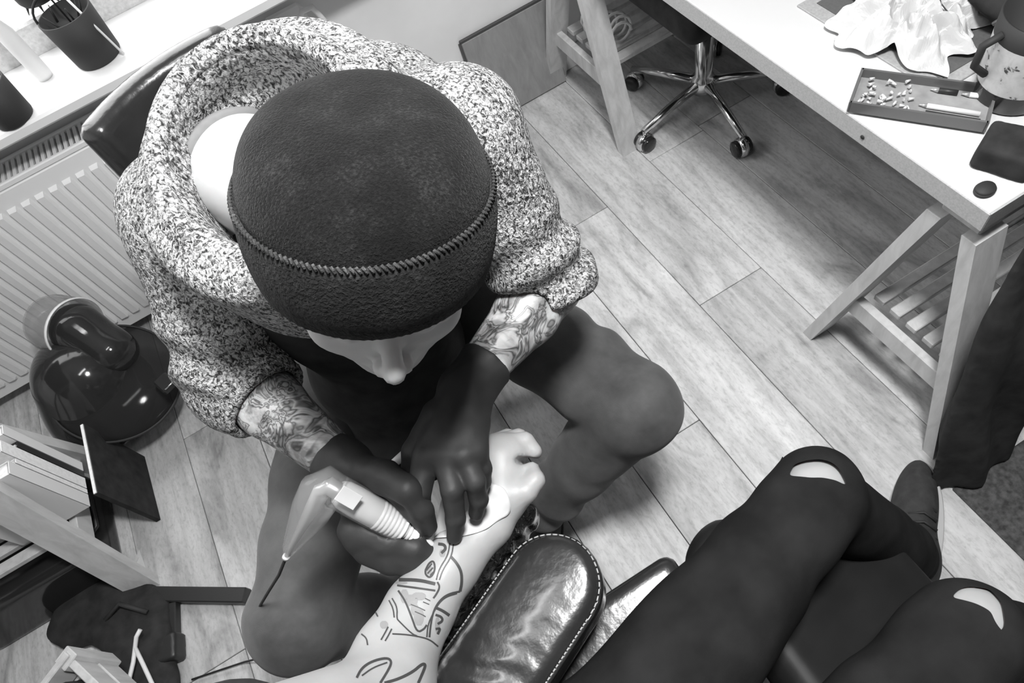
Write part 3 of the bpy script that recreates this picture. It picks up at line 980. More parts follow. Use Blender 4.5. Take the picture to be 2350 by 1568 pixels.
organic('neck_roll', lambda P: smin(d_cone(P, hd + axh * 0.05, hd + axh * 0.11 + V(0, -.03, -.06), 0.07, 0.06), d_cone(P, hd + axh * 0.11 + V(0, -.03, -.06), hc + V(0.02, 0.03, 0.02), .06, .1), 0.03), V(-1.2, 1.2, 0.02), V(-.5, 1.8, .45), 0.007, M['gloss'], hl)

# ================================================================== books and case under the side desk
bk = [(0.034, 0.23, 'booka', 'pale thick book at the trestle leg end of the shelf row'), (0.012, 0.21, 'bookb', 'slim white booklet second in the shelf row'), (0.03, 0.245, 'bookb', 'white tall book third in the shelf row'),
      (0.016, 0.2, 'bookc', 'dark slim book fourth in the shelf row'), (0.026, 0.235, 'booka', 'pale book at the helmet end of the shelf row')]
y = 1.058
for wd, hh, mt, lb in bk:
    t = thing('book', (-0.97, y + wd / 2, 0.2495), lb, 'book', 'books on the low trestle shelf')
    c = V(-0.972, y + wd / 2, 0.2495 + hh / 2)
    cv = MB()
    for s in (-1, 1):
        cv.box(c + V(0, s * (wd / 2 - 0.001), 0), (0.17, 0.002, hh))
    cv.box(c + V(0.085, 0, 0), (0.002, wd, hh))
    cv.build('cover', M[mt], t)
    MB().box(c + V(-0.004, 0, 0), (0.164, wd - 0.0045, hh - 0.008)).build('pages', M['bookb'], t)
    y += wd + 0.003
fo = thing('folder', (-1.0, 1.0, 0), 'black folder with a pale edge standing under the side desk', 'folder')
pa = at(88, 955, 0.34); pb = at(122, 1115, 0.34)
pa[0] = pb[0] = -0.875
pa[2] = pb[2] = 0.0
L = np.linalg.norm(pb - pa)
MB().box(((pa + pb) / 2 + V(0, 0, 0.12)), (0.012, L, 0.236)).build('folder_cover', M['cloth'], fo)
MB().box(((pa + pb) / 2 + V(0, 0, 0.2395)), (0.007, L, 0.003)).build('page_edge', M['bookb'], fo)
sc_ = thing('storage_case', (-1.15, 1.15, 0), 'black storage case on the floor between the trestle legs', 'case')
organic('case_body', lambda P: d_box(P, (-1.165, 1.14, 0.086), (0.18, 0.145, 0.086), 0.012), (-1.4, .96, -.02), (-.94, 1.32, .2), 0.008, M['gloss'], sc_)
MB().tube([(-0.984, 1.08, 0.12), (-0.962, 1.09, 0.125), (-0.962, 1.19, 0.125), (-0.984, 1.2, 0.12)], 0.006, 8).build('case_handle', M['blackmetal'], sc_)
ws = at(275, 1272, 0.006)
so = thing('paper_scrap', tuple(ws), 'torn white paper scrap on the floor by the black case', 'paper')
sp = MB(); ol = [(-.035, .05, 0), (-.02, .02, 0), (-.005, .035, 0), (.012, .055, 0), (.02, -.02, 0), (.012, -.07, 0), (-.02, -.05, 0)]
sp.prism([V(-0.955, 0.99, 0.001) + V(*p) for p in ol], (0, 0, 0.0012)).build('sheet', M['paper'], so)
MB().prism([V(-0.955, 0.99, 0.0022) + V(*p) * 0.6 for p in ol[:4]], (0, 0, 0.004)).build('folded_corner', M['paper'], so)

# ================================================================== black floor stand, crate, bag, cord
pL, pR = at(60, 1361, 0.02), at(568, 1368, 0.02)
st = thing('floor_stand', tuple(pL * 0.5 + pR * 0.5), 'flat black steel stand foot lying across the laminate', 'stand')
dv = unit(pR - pL); nv = np.cross((0, 0, 1), dv)
MB().box((pL + pR) / 2, (np.linalg.norm(pR - pL), 0.036, 0.03), ax=[dv, nv, (0, 0, 1)], bevel=0.003).build('cross_bar', M['blackmetal'], st)
q0, q1 = at(398, 1384, 0.017), at(400, 1478, 0.017)
qd = unit(q1 - q0)
MB().box((q0 + q1) / 2, (np.linalg.norm(q1 - q0), 0.024, 0.024), ax=[qd, np.cross((0, 0, 1), qd), (0, 0, 1)], bevel=0.003).build('side_bar', M['blackmetal'], st)
q2 = at(395, 1490, 0.02)
organic('clamp', lambda P: smin(d_box(P, q2 + V(0, 0, 0.005), (0.032, 0.026, 0.025), 0.008, [qd, np.cross((0, 0, 1), qd), (0, 0, 1)]), d_cone(P, q2, q2 + V(-0.07, 0.02, 0.01), 0.02, 0.03), 0.01), q2 - V(.15, .1, .02), q2 + V(.08, .1, .08), 0.005, M['blackmetal'], st)

kC = at(140, 1510, 0.3); kD = at(200, 1568, 0.3); kL = at(55, 1468, 0.3)
k1 = unit(kD - kC); k2 = unit(np.cross(k1, (0, 0, 1)))
if np.dot(k2, kL - kC) < 0:
    k2 = -k2
cr = thing('crate', tuple(kC * V(1, 1, 0)), 'pale wooden crate with dark contents in the corner below the desk', 'crate')
W1, W2, HC = 0.32, 0.3, 0.3
for zc in (0.185, 0.255):
    for (a, b, n_) in ((kC, k1, k2), (kC + k2 * W2, k1, k2), (kC, k2, k1), (kC + k1 * W1, k2, k1)):
        L = W1 if b is k1 else W2
        c = a + b * L / 2; c[2] = zc + (0.01 if b is k2 else 0)
        MB().box(c, (L + 0.02, 0.016, 0.062), ax=[b, n_, (0, 0, 1)], bevel=0.002).build('slat', M['wood'], cr)
for a in (kC, kC + k1 * W1, kC + k2 * W2, kC + k1 * W1 + k2 * W2):
    MB().box(V(a[0], a[1], 0.221) , (0.036, 0.036, 0.136), ax=[k1, k2, (0, 0, 1)], bevel=0.002).build('post', M['wood'], cr)
kc = kC + k1 * W1 / 2 + k2 * W2 / 2
bo = thing('black_box', tuple(kc * V(1, 1, 0)), 'black box standing on the floor under the wooden crate', 'box')
kb_ = kc + k2 * 0.02
MB().box(V(kb_[0], kb_[1], 0.07), (W1 - 0.06, W2 - 0.06, 0.138), ax=[k1, k2, (0, 0, 1)], bevel=0.006).build('box_body', M['black'], bo)
MB().box(V(kb_[0], kb_[1], 0.1455), (W1 - 0.05, W2 - 0.05, 0.013), ax=[k1, k2, (0, 0, 1)], bevel=0.004).build('box_lid', M['black'], bo)
cn = thing('bundle', tuple(kc * V(1, 1, 0) + V(0, 0, 0.16)), 'black cloth bundle stuffed inside the wooden crate', 'cloth')
organic('bundle_body', lambda P: d_box(P, V(kc[0], kc[1], 0.232), (W1 / 2 - 0.022, W2 / 2 - 0.022, 0.07), 0.03, [k1, k2, (0, 0, 1)]) - 0.008 * wob(P, 40), V(kc[0] - .25, kc[1] - .25, 0), V(kc[0] + .25, kc[1] + .25, .34), 0.009, M['cloth'], cn)
MB().tube([V(kc[0], kc[1], 0.29) + k1 * 0.08, V(kc[0], kc[1], 0.305), V(kc[0], kc[1], 0.29) - k1 * 0.08 + k2 * 0.03], 0.008, 8).build('strap', M['black'], cn)

b0 = at(330, 1440, 0.0); b1 = at(350, 1568, 0.0); b2 = at(230, 1400, 0.0)
bgf = thing('floor_bag', tuple(b0), 'flat black bag lying on the floor beside the crate', 'bag')
def flbag(P):
    d = smin(d_ell(P, b0 + V(0, 0, 0.025), (0.09, 0.1, 0.03)), d_ell(P, b1 + V(-0.01, 0, 0.025), (0.09, 0.1, 0.03)), 0.06)
    d = smin(d, d_ell(P, b2 + V(-0.02, 0, 0.025), (0.1, 0.08, 0.03)), 0.06)
    return smax(d - 0.006 * wob(P, 35), 0.004 - P[:, 2], 0.004)
organic('bag_body', flbag, V(-1.35, .45, 0), V(-.72, 1.1, .09), 0.007, M['cloth'], bgf)
MB().tube([b0 + V(-.05, .04, .06), b0 + V(0, .05, .075), b0 + V(.05, .0, .055)], 0.006, 8).build('bag_handle', M['black'], bgf)
cdz = 0.085
cb = thing('power_cord', tuple(at(312, 1490, cdz)), 'white power cord with a plug looped over the black bag', 'cord')
top = at(310, 1487, cdz)
MB().tube([at(322, 1445, 0.1), at(313, 1462, 0.098), top, at(306, 1520, cdz), at(294, 1570, cdz), at(285, 1620, cdz)], 0.005, 8).build('cord_strand', M['cord'], cb)
MB().tube([top, at(326, 1520, cdz), at(350, 1572, cdz), at(370, 1625, cdz)], 0.005, 8).build('cord_strand', M['cord'], cb)
pg0, pg1 = at(258, 1548, 0.1), at(268, 1600, 0.1)
MB().tube([pg0, pg0 * 0.7 + pg1 * 0.3, pg1], [0.016, 0.019, 0.017], 14).build('plug', M['cord'], cb)
MB().tube([at(278, 1552, 0.09), at(290, 1600, 0.09)], 0.003, 8).build('plug_pin', M['cord'], cb)
# ================================================================== the tattooist
hx = EYE + ray(845, 470) * 0.595
cdir = unit(EYE - hx)
upi = unit(RIGHT * -0.153 + DOWN * -0.988)
upi = unit(upi - cdir * np.dot(upi, cdir))
a30 = math.radians(36)
HU = math.cos(a30) * cdir + math.sin(a30) * upi          # crown direction of the head
HF = math.sin(a30) * cdir - math.cos(a30) * upi          # where the face looks
HL = unit(np.cross(HF, HU))                              # sideways across the head
HAX = [HL, HF, HU]
HC = hx - HU * 0.05 + HF * 0.009 - cdir * 0.01                      # centre of the skull

def hp(l, f, u):
    return HC + HL * l + HF * f + HU * u

C7 = at(655, 375, 1.12)
SR = at(455, 500, 1.035); SL = at(1045, 325, 1.045)
ER = at(545, 865, 0.865); EL = at(1262, 655, 0.815)
WR = at(792, 1072, 0.825); WL = at(1085, 868, 0.838)
PEL = V(-0.02, 0.90, 0.56)
CH = (SR + SL) / 2 + V(0.01, 0.03, -0.1)
KR = at(682, 1425, 0.50); KL = at(1455, 930, 0.50)
HR = V(-0.135, 0.86, 0.535); HLf = V(0.105, 0.84, 0.535)
AR = at(960, 1380, 0.13); AL = at(1232, 1180, 0.13)

nb_ = at(578, 402, 1.095); nt_ = hp(0, -0.035, -0.04)
def t_torso(P):
    tor = smin(d_ell(P, CH + V(0, 0.02, -0.03), (0.16, 0.11, 0.14)), d_ell(P, (CH + PEL) / 2, (0.14, 0.1, 0.2)), 0.08)
    tor = smin(tor, d_ell(P, PEL, (0.16, 0.12, 0.1)), 0.06)
    tor = smin(tor, d_cone(P, C7 + V(0, 0, -0.09), SR, 0.06, 0.055), 0.04)
    tor = smin(tor, d_cone(P, C7 + V(0, 0, -0.09), SL, 0.06, 0.055), 0.04)
    return tor

def t_body(P):
    d = d_ell(P, hp(0, -0.006, 0.02), (0.082, 0.096, 0.085), HAX)
    d = smin(d, d_ell(P, hp(0, 0.028, -0.035), (0.07, 0.068, 0.085), HAX), 0.03)       # face
    d = smin(d, d_ell(P, hp(0, 0.058, -0.105), (0.03, 0.026, 0.024), HAX), 0.03)      # chin
    for s in (-1, 1):
        d = smin(d, d_ell(P, hp(0.043 * s, 0.062, -0.028), (0.024, 0.02, 0.02), HAX), 0.018)   # cheekbones
        d = smin(d, d_ell(P, hp(0.033 * s, 0.087, 0.018), (0.024, 0.011, 0.008), HAX), 0.01)   # brow
        d = smax(d, -d_ell(P, hp(0.032 * s, 0.1, 0.0), (0.017, 0.013, 0.011), HAX), 0.012)     # eye hollows
        d = smin(d, d_ell(P, hp(0.032 * s, 0.081, 0.0), (0.012, 0.012, 0.012), HAX), 0.004)
        d = smin(d, d_ell(P, hp(0.079 * s, -0.01, -0.012), (0.009, 0.019, 0.032), HAX), 0.006)  # ears
    d = smin(d, d_cone(P, hp(0, 0.09, 0.012), hp(0, 0.115, -0.03), 0.007, 0.0105), 0.009)      # nose
    for s in (-1, 1):
        d = smin(d, d_ell(P, hp(0.011 * s, 0.104, -0.038), (0.008, 0.01, 0.008), HAX), 0.006)
    d = smin(d, d_ell(P, hp(0, 0.09, -0.066), (0.022, 0.011, 0.006), HAX), 0.008)     # lips
    d = smin(d, d_ell(P, hp(0, 0.088, -0.077), (0.018, 0.011, 0.006), HAX), 0.007)
    d = smin(d, d_cone(P, nt_, nb_, 0.058, 0.067), 0.02)   # neck
    tor = t_torso(P)
    d = smin(d, tor, 0.02)
    for S_, E_, W_ in ((SR, ER, WR), (SL, EL, WL)):
        d = smin(d, d_cone(P, S_, E_, 0.052, 0.043), 0.03)
        m = E_ * 0.68 + W_ * 0.32
        d = smin(d, chain(P, [E_, m, W_], [0.042, 0.044, 0.029], 0.012), 0.015)
    for H_, K_, A_ in ((HR, KR, AR), (HLf, KL, AL)):
        d = smin(d, chain(P, [H_, K_, (K_ + A_) / 2, A_], [0.08, 0.055, 0.052, 0.036], 0.02), 0.03)
    # simple hands inside the gloves and feet inside the shoes
    d = smin(d, d_cone(P, WL, at(1040, 980, 0.838), 0.026, 0.022), 0.01)
    d = smin(d, d_cone(P, WR, at(840, 1130, 0.815), 0.026, 0.022), 0.01)
    return d

pm = organic('person', t_body, (-0.62, 0.1, 0.05), (0.46, 1.12, 1.38), 0.0045, M['skin'], origin=(-0.03, 0.6, 0.0))
tag(pm, 'bent tattooist in black beanie and marled grey sweater seated on a stool', 'person')
me = pm.data
co = np.zeros(len(me.vertices) * 3); me.vertices.foreach_get('co', co); co = co.reshape(-1, 3) + V(-0.03, 0.6, 0)
ink = np.zeros(len(co))
for E_, W_ in ((ER, WR), (EL, WL)):
    ab = W_ - E_
    t = ((co - E_) @ ab) / (ab @ ab)
    dd = np.linalg.norm(co - (E_ + np.clip(t, 0, 1)[:, None] * ab), axis=1)
    ink = np.maximum(ink, ((dd < 0.07) & (t > -0.3) & (t < 1.02)).astype(float))
at_ = me.attributes.new('ink', 'FLOAT', 'POINT'); at_.data.foreach_set('value', ink.astype(np.float32))

# ---------------- sweater
def ringfold(n, amp, ph, lo=0.35):
    def f(t, P):
        w = np.clip((t - lo) / (1 - lo), 0, 1)
        return amp * w * np.sin(t * n + ph + 1.4 * wob(P, 22, ph)) + 0.004 * wob(P, 26, ph)
    return f
SRe = ER * 0.9 + WR * 0.1 + (ER - SR) * 0.02
dER = unit(WR - ER); dEL = unit(WL - EL)
CUR = ER + (WR - ER) * 0.30; CUL = EL + (WL - EL) * 0.06
NRM = unit(V(-0.12, -0.25, 0.96))
CR = C7 + V(-0.005, -0.01, 0.02)
CRX = unit(V(0.85, -0.5, 0) - NRM * np.dot(V(0.85, -0.5, 0), NRM)); CRY = np.cross(NRM, CRX)
def t_sweater(P):
    d = smin(d_ell(P, CH + V(0, 0.03, -0.01), (0.195, 0.14, 0.185)), d_ell(P, (CH + PEL) / 2 + V(0, 0.02, -0.02), (0.18, 0.135, 0.23)), 0.08)
    d = smin(d, d_cone(P, C7 + V(0, 0.0, -0.05), SR, 0.085, 0.082), 0.06)
    d = smin(d, d_cone(P, C7 + V(0, 0.0, -0.05), SL, 0.085, 0.08), 0.06)
    d = smin(d, d_ell(P, V(0.06, 0.77, 1.0), (0.14, 0.11, 0.115)), 0.06)
    d = smin(d, d_ell(P, V(-0.06, 0.84, 1.0), (0.13, 0.09, 0.1)), 0.05)
    d = d - 0.007 * wob(P, 17, 0.4)
    sr = smin(d_cone(P, SR, ER, 0.083, 0.073, ringfold(22, 0.009, 0.5)), d_cone(P, ER, CUR, 0.073, 0.06, ringfold(7, 0.006, 0.2, 0)), 0.015)
    sr = smax(sr, half(P, CUR, dER), 0.008)
    sl = smin(d_cone(P, SL, EL, 0.08, 0.062, ringfold(26, 0.011, 1.5)), d_cone(P, EL, CUL, 0.062, 0.06), 0.015)
    cutn = unit(dEL * 0.35 + unit(EL - SL) * 0.9)
    sl = smax(sl, half(P, EL + unit(EL - SL) * 0.012, cutn), 0.008)
    d = smin(d, sr, 0.03); d = smin(d, sl, 0.03)
    # wide neck opening
    q = P - CR
    x = q @ CRX; y = q @ CRY; hz = q @ NRM
    tun = np.sqrt((x / 0.105) ** 2 + (y / 0.112) ** 2) - 1
    d = smax(d, -np.maximum(tun * 0.1, -0.15 - hz), 0.012)
    # rolled collar ring
    rad = np.sqrt((x / 1.0) ** 2 + (y / 1.06) ** 2)
    lift = 0.012 + 0.02 * np.cos(np.arctan2(y, x) - 2.2)
    col = np.sqrt((rad - 0.112) ** 2 + ((hz - lift) * 0.55) ** 2) - 0.014
    fun = np.sqrt((rad - 0.132) ** 2 + np.maximum(np.abs(hz + 0.06) - 0.06, 0) ** 2) - 0.024
    d = smin(d, fun, 0.035)
    d = smin(d, col, 0.016)
    # open sleeves and hollow hem
    d = smax(d, 0.60 - P[:, 2], 0.01)
    for E_, W_, t0 in ((ER, WR, 0.2), (EL, WL, -0.02)):
        d = smax(d, -d_cone(P, E_ + (W_ - E_) * (t0 + 0.03), E_ + (W_ - E_) * (t0 + 0.5), 0.049, 0.047), 0.004)
    return d
sw = organic('sweater', t_sweater, (-0.5, 0.35, 0.55), (0.42, 1.12, 1.28), 0.0045, M['melange'], pm)
sw['label'] = 'marled grey knit sweater with pushed-up sleeves'
# knitted edge round the neck opening
pts = []
for u in np.linspace(0, 2 * math.pi, 72, endpoint=False):
    pts.append(CR + CRX * math.cos(u) * 0.106 + CRY * math.sin(u) * 0.112 + NRM * (0.026 + 0.02 * math.cos(u - 2.2)))
MB().tube(pts, 0.0075, 8, close=True).build('collar_edge', M['melange'], sw)
# shirt inside the collar
def t_shirt(P):
    d = smin(t_torso(P) - 0.008, d_cone(P, nb_, nb_ + (nt_ - nb_) * 0.12, 0.075, 0.068), 0.03)
    d = smax(d, -d_cone(P, nb_ + (nt_ - nb_) * 0.05, nt_ + (nt_ - nb_) * 0.4, 0.061, 0.061), 0.004)
    d = smax(d, half(P, nb_ - (nt_ - nb_) * 0.08, unit(nt_ - nb_)), 0.004)
    return smax(d, 0.96 - P[:, 2], 0.01)
organic('shirt', t_shirt, C7 - V(.24, .22, .2), C7 + V(.24, .22, .14), 0.005, M['shirt'], pm)

# ---------------- beanie
a52 = math.radians(56)
BU = math.cos(a52) * cdir + math.sin(a52) * upi
BF = unit(HF - BU * np.dot(HF, BU))
BL = unit(np.cross(BF, BU))
BC = EYE + ray(838, 418) * 0.60
def ringpt(u, r, h):
    a = 0.1035 * r; b = 0.116 * r
    return BC + BL * math.cos(u) * a + BF * math.sin(u) * b + BU * h
def shell(prof, nm, mt, par, rib=0.0, nrib=0, closed=False, slouch=0.0):
    m = MB(); seg = 192; vs = []
    for r, h in prof:
        for k in range(seg):
            u = 2 * math.pi * k / seg
            rr = r * (1 + rib * math.sin(u * nrib))
            w = 1 + 0.012 * math.sin(u * 3 + h * 30) * min(1, max(0, h / 0.05))
            p = ringpt(u, rr * w, h)
            if slouch and h > 0:
                p = p - BF * slouch * (h / 0.064) ** 1.5
            vs.append(p)
    fs = []
    n = len(prof)
    for i in range(n if closed else n - 1):
        for k in range(seg):
            j = (i + 1) % n; k2 = (k + 1) % seg
            fs.append((i * seg + k, i * seg + k2, j * seg + k2, j * seg + k))
    m.add(vs, fs, True)
    if not closed:
        m.f.append(tuple((n - 1) * seg + k for k in range(seg))); m.sm.append(True)
    return m.build(nm, mt, par)
dome = [(0.97, -0.06)] + [(math.cos(v) ** 0.55, 0.064 * math.sin(v)) for v in np.linspace(0, math.pi / 2 * 0.985, 26)]
be = shell(dome, 'beanie', M['beanie'], pm, slouch=0.015)
be['label'] = 'black knitted beanie with a turned-up cuff'
cuffp = [(1.0, 0.0), (1.035, 0.006), (1.055, -0.004), (1.065, -0.03), (1.05, -0.05), (1.02, -0.068), (0.985, -0.073), (0.96, -0.067), (0.975, -0.04), (0.985, -0.02)]
shell(cuffp, 'cuff', M['cuff'], be, 0.004, 84, True)
edge = MB()
for k in range(150):
    u = 2 * math.pi * k / 150
    a = ringpt(u, 1.03, 0.0065); b = ringpt(u + 0.03, 1.05, 0.002)
    edge.tube([a, b], [0.0013, 0.0013], 5)
edge.build('cuff_stitching', M['seam'], be)

# ---------------- apron, trousers, shoes
def t_apron(P):
    d = smin(d_ell(P, CH + V(-0.045, -0.075, -0.03), (0.135, 0.09, 0.2)), d_ell(P, V(-0.075, 0.68, 0.66), (0.13, 0.11, 0.17)), 0.06)
    d = smin(d, d_ell(P, V(-0.09, 0.64, 0.55), (0.12, 0.14, 0.05)), 0.05)
    return d - 0.004 * wob(P, 25, 2)
organic('apron', t_apron, (-0.35, 0.35, 0.42), (0.26, 0.95, 1.15), 0.006, M['cloth'], pm)
def knee_folds(s):
    def f(t, P):
        return 0.006 * np.sin(t * 26 + 2.0 * wob(P, 14, s)) * np.clip(t * 1.6 - 0.5, 0, 1) + 0.003 * wob(P, 20, s)
    return f
def t_trousers(P):
    d = d_ell(P, PEL + V(0, 0.0, -0.02), (0.185, 0.15, 0.1))
    for i, (H_, K_, A_) in enumerate(((HR, KR, AR), (HLf, KL, AL))):
        d = smin(d, d_cone(P, H_, K_, 0.105, 0.079, knee_folds(i)), 0.04)
        s = d_cone(P, K_, K_ * 0.1 + A_ * 0.9, 0.078, 0.055, knee_folds(i + 3))
        d = smin(d, s, 0.02)
    return d
organic('trousers', t_trousers, (-0.62, 0.25, 0.05), (0.46, 1.1, 0.72), 0.006, M['denim'], pm)
def shoe(P, A_, d_):
    c = V(A_[0], A_[1], 0.0)
    s = np.cross((0, 0, 1), d_)
    AX_ = [d_, s, (0, 0, 1)]
    d = d_ell(P, c + d_ * 0.1 + V(0, 0, 0.03), (0.1, 0.045, 0.045), AX_)
    d = smin(d, d_ell(P, c + V(0, 0, 0.05), (0.06, 0.042, 0.06), AX_), 0.03)
    return smax(d, 0.012 - P[:, 2], 0.006)
for A_, d_ in ((AR, unit(V(-0.3, -0.95, 0))), (AL, unit(V(-0.65, -0.75, 0)))):
    c = V(A_[0], A_[1], 0)
    s = organic('shoe', lambda P: shoe(P, A_, d_), c - V(.26, .26, .02), c + V(.26, .26, .16), 0.006, M['canvas'], pm)
    sl_ = MB().lathe(c + d_ * 0.055, (0, 0, 1), [(0, 0.001), (0.98, 0.001), (1.0, 0.008), (0.98, 0.02), (0, 0.02)], 40, ell=(0.14, 0.046), xdir=d_)
    sl_.build('sole', M['black'], s)

# ---------------- gloves
def glove_left(P):
    kn = [at(978, 1052, 0.848), at(1020, 1046, 0.852), at(1062, 1046, 0.85), at(1092, 1036, 0.842)]
    d = None
    for k_, r in zip(kn, (0.018, 0.018, 0.018, 0.016)):
        e = d_cone(P, WL + (at(1030, 980, 0.835) - WL) * 0.25, k_, 0.03, r)
        d = e if d is None else smin(d, e, 0.014)
    f = [([kn[0], at(962, 1125, 0.838), at(966, 1180, 0.808), at(978, 1218, 0.786)], [0.0165, 0.0145, 0.013, 0.0105]),
         ([kn[1], at(1038, 1125, 0.842), at(1045, 1190, 0.81), at(1043, 1230, 0.783)], [0.0155, 0.0135, 0.0122, 0.0098]),
         ([kn[2], at(1090, 1105, 0.838), at(1098, 1145, 0.812), at(1092, 1178, 0.79)], [0.0155, 0.0128, 0.0118, 0.0095]),
         ([kn[3], at(1106, 1075, 0.825), at(1107, 1105, 0.802), at(1102, 1128, 0.785)], [0.0145, 0.0118, 0.011, 0.009])]
    for p, r in f:
        d = smin(d, chain(P, p, r, 0.004), 0.005)
    d = smin(d, chain(P, [at(1010, 960, 0.83), at(955, 1040, 0.825), at(945, 1110, 0.805), at(965, 1150, 0.79)], [0.026, 0.018, 0.0145, 0.012], 0.006), 0.012)
    cuff = smax(d_cone(P, WL + (EL - WL) * 0.3, WL + (at(1030, 980, 0.835) - WL) * 0.3, 0.0385, 0.034), -half(P, WL + (EL - WL) * 0.17, unit(WL - EL)), 0.003)
    return smin(d, cuff, 0.01) - 0.0008 * wob(P, 130)
gl = organic('glove', glove_left, at(1030, 1030, 0.82) - V(.16, .18, .1), at(1030, 1030, 0.82) + V(.16, .2, .1), 0.0026, M['rubber'], pm)
gl['label'] = 'black glove spread over the wrist'
PT = at(1000, 1257, 0.764); PB = at(782, 1132, 0.862)
PD = unit(PT - PB)
def glove_right(P):
    hb_ = at(850, 1150, 0.80)
    d = d_cone(P, WR, hb_, 0.034, 0.036)
    d = smin(d, d_cone(P, hb_, at(880, 1225, 0.792), 0.034, 0.026), 0.012)
    d = smin(d, chain(P, [at(820, 1085, 0.83), at(880, 1095, 0.845), at(935, 1125, 0.85), at(968, 1170, 0.825), at(985, 1210, 0.795)], [0.024, 0.021, 0.0165, 0.0135, 0.0105], 0.006), 0.012)   # index along the pen
    d = smin(d, chain(P, [at(830, 1120, 0.815), at(900, 1130, 0.82), at(945, 1165, 0.815), at(972, 1205, 0.79)], [0.024, 0.018, 0.0145, 0.011], 0.006), 0.012)                         # thumb
    d = smin(d, chain(P, [at(818, 1215, 0.80), at(890, 1240, 0.798), at(950, 1258, 0.785), at(985, 1270, 0.77)], [0.0235, 0.019, 0.0145, 0.0105], 0.006), 0.008)
    d = smin(d, chain(P, [at(830, 1240, 0.79), at(890, 1270, 0.785), at(945, 1282, 0.775), at(975, 1285, 0.764)], [0.021, 0.0175, 0.0135, 0.010], 0.006), 0.006)
    d = smin(d, chain(P, [at(845, 1265, 0.78), at(895, 1290, 0.775), at(938, 1300, 0.766), at(958, 1305, 0.758)], [0.018, 0.0155, 0.012, 0.0095], 0.006), 0.006)
    d = smin(d, d_cone(P, WR + (ER - WR) * 0.06, WR, 0.036, 0.035), 0.008)
    d = smax(d, -d_cone(P, PB - PD * 0.03, PB + PD * 0.075, 0.021, 0.0205), 0.002)
    d = smax(d, -d_cone(P, PB + PD * 0.075, PT, 0.0195, 0.003), 0.001)
    return d - 0.0008 * wob(P, 130, 1)
gr = organic('glove', glove_right, at(880, 1190, 0.80) - V(.16, .16, .09), at(880, 1190, 0.80) + V(.16, .18, .1), 0.0026, M['rubber'], pm)
gr['label'] = 'black glove gripping the tattoo pen'

# ---------------- tattoo pen with its wrapped cable
pn = thing('tattoo_pen', tuple(PT), 'white tattoo pen wrapped in clear film held by the black glove', 'pen')
LP = np.linalg.norm(PT - PB)
def onp(f, off=0.0):
    return PB + PD * LP * f
MB().lathe(PB, PD, [(0.0, -0.004), (0.014, -0.004), (0.0175, 0.004), (0.0185, 0.02), (0.0185, LP * 0.36), (0.017, LP * 0.37)], 28).build('body', M['pen'], pn)
rg_ = MB()
prof = [(0.0, LP * 0.36)]
for i in range(7):
    h0 = LP * (0.37 + 0.04 * i); r = 0.0188 - 0.0004 * i
    prof += [(r - 0.002, h0), (r, h0 + LP * 0.01), (r, h0 + LP * 0.028), (r - 0.002, h0 + LP * 0.036)]
prof += [(0.013, LP * 0.655), (0.0115, LP * 0.66)]
rg_.lathe(PB, PD, prof, 28).build('ribbed_grip', M['pen'], pn)
MB().lathe(PB, PD, [(0.0115, LP * 0.65), (0.012, LP * 0.67), (0.0095, LP * 0.68), (0.0115, LP * 0.69), (0.0115, LP * 0.71), (0.009, LP * 0.72)], 24).build('neck_ring', M['paper'], pn)
nz = MB().lathe(PB, PD, [(0.009, LP * 0.71), (0.0125, LP * 0.735), (0.0118, LP * 0.80), (0.0075, LP * 0.9), (0.0028, LP * 0.98), (0.0006, LP)], 24).build('needle_cartridge', M['pen'], pn)
MB().tube([PB + PD * LP * 0.995, PT], [0.0006, 0.0003], 6).build('needle', M['chrome'], nz)
# film-wrapped tail and cable sleeve
S0 = PB - PD * 0.002
sp = [S0, at(755, 1115, 0.872), at(738, 1128, 0.868), at(715, 1170, 0.845), at(690, 1215, 0.815), at(668, 1255, 0.79), at(657, 1278, 0.775)]
MB().tube(sp, [0.02, 0.024, 0.027, 0.025, 0.018, 0.011, 0.004], 16).build('film_sleeve', M['plastic'], pn)
MB().tube([S0 + PD * 0.02] + sp[1:], [0.012, 0.011, 0.011, 0.009, 0.006, 0.004, 0.003], 12).build('cable_plug', M['penm'], pn)
MB().tube([sp[-1], at(652, 1290, 0.765), at(640, 1320, 0.73), at(618, 1355, 0.66), at(597, 1390, 0.58), at(583, 1425, 0.50), at(585, 1470, 0.36), at(640, 1500, 0.1), at(560, 1520, 0.012), at(440, 1560, 0.008)], 0.0022, 8).build('cable', M['black'], pn)
MB().lathe(sp[-1], unit(sp[-1] - sp[-2]), [(0.0, -0.002), (0.005, -0.002), (0.005, 0.003), (0, 0.003)], 12).build('cable_tie', M['pen'], pn)
fm = MB().lathe(PB, PD, [(0.0205, -0.006), (0.021, 0.02), (0.0205, LP * 0.38), (0.0203, LP * 0.6)], 28)
fm.build('film_wrap', M['plastic'], pn)
MB().box(at(800, 1143, 0.884), (0.026, 0.02, 0.002), ax=[PD, np.cross(PD, cdir), cdir], bevel=0.0005).build('tape_tab', M['paper'], pn)

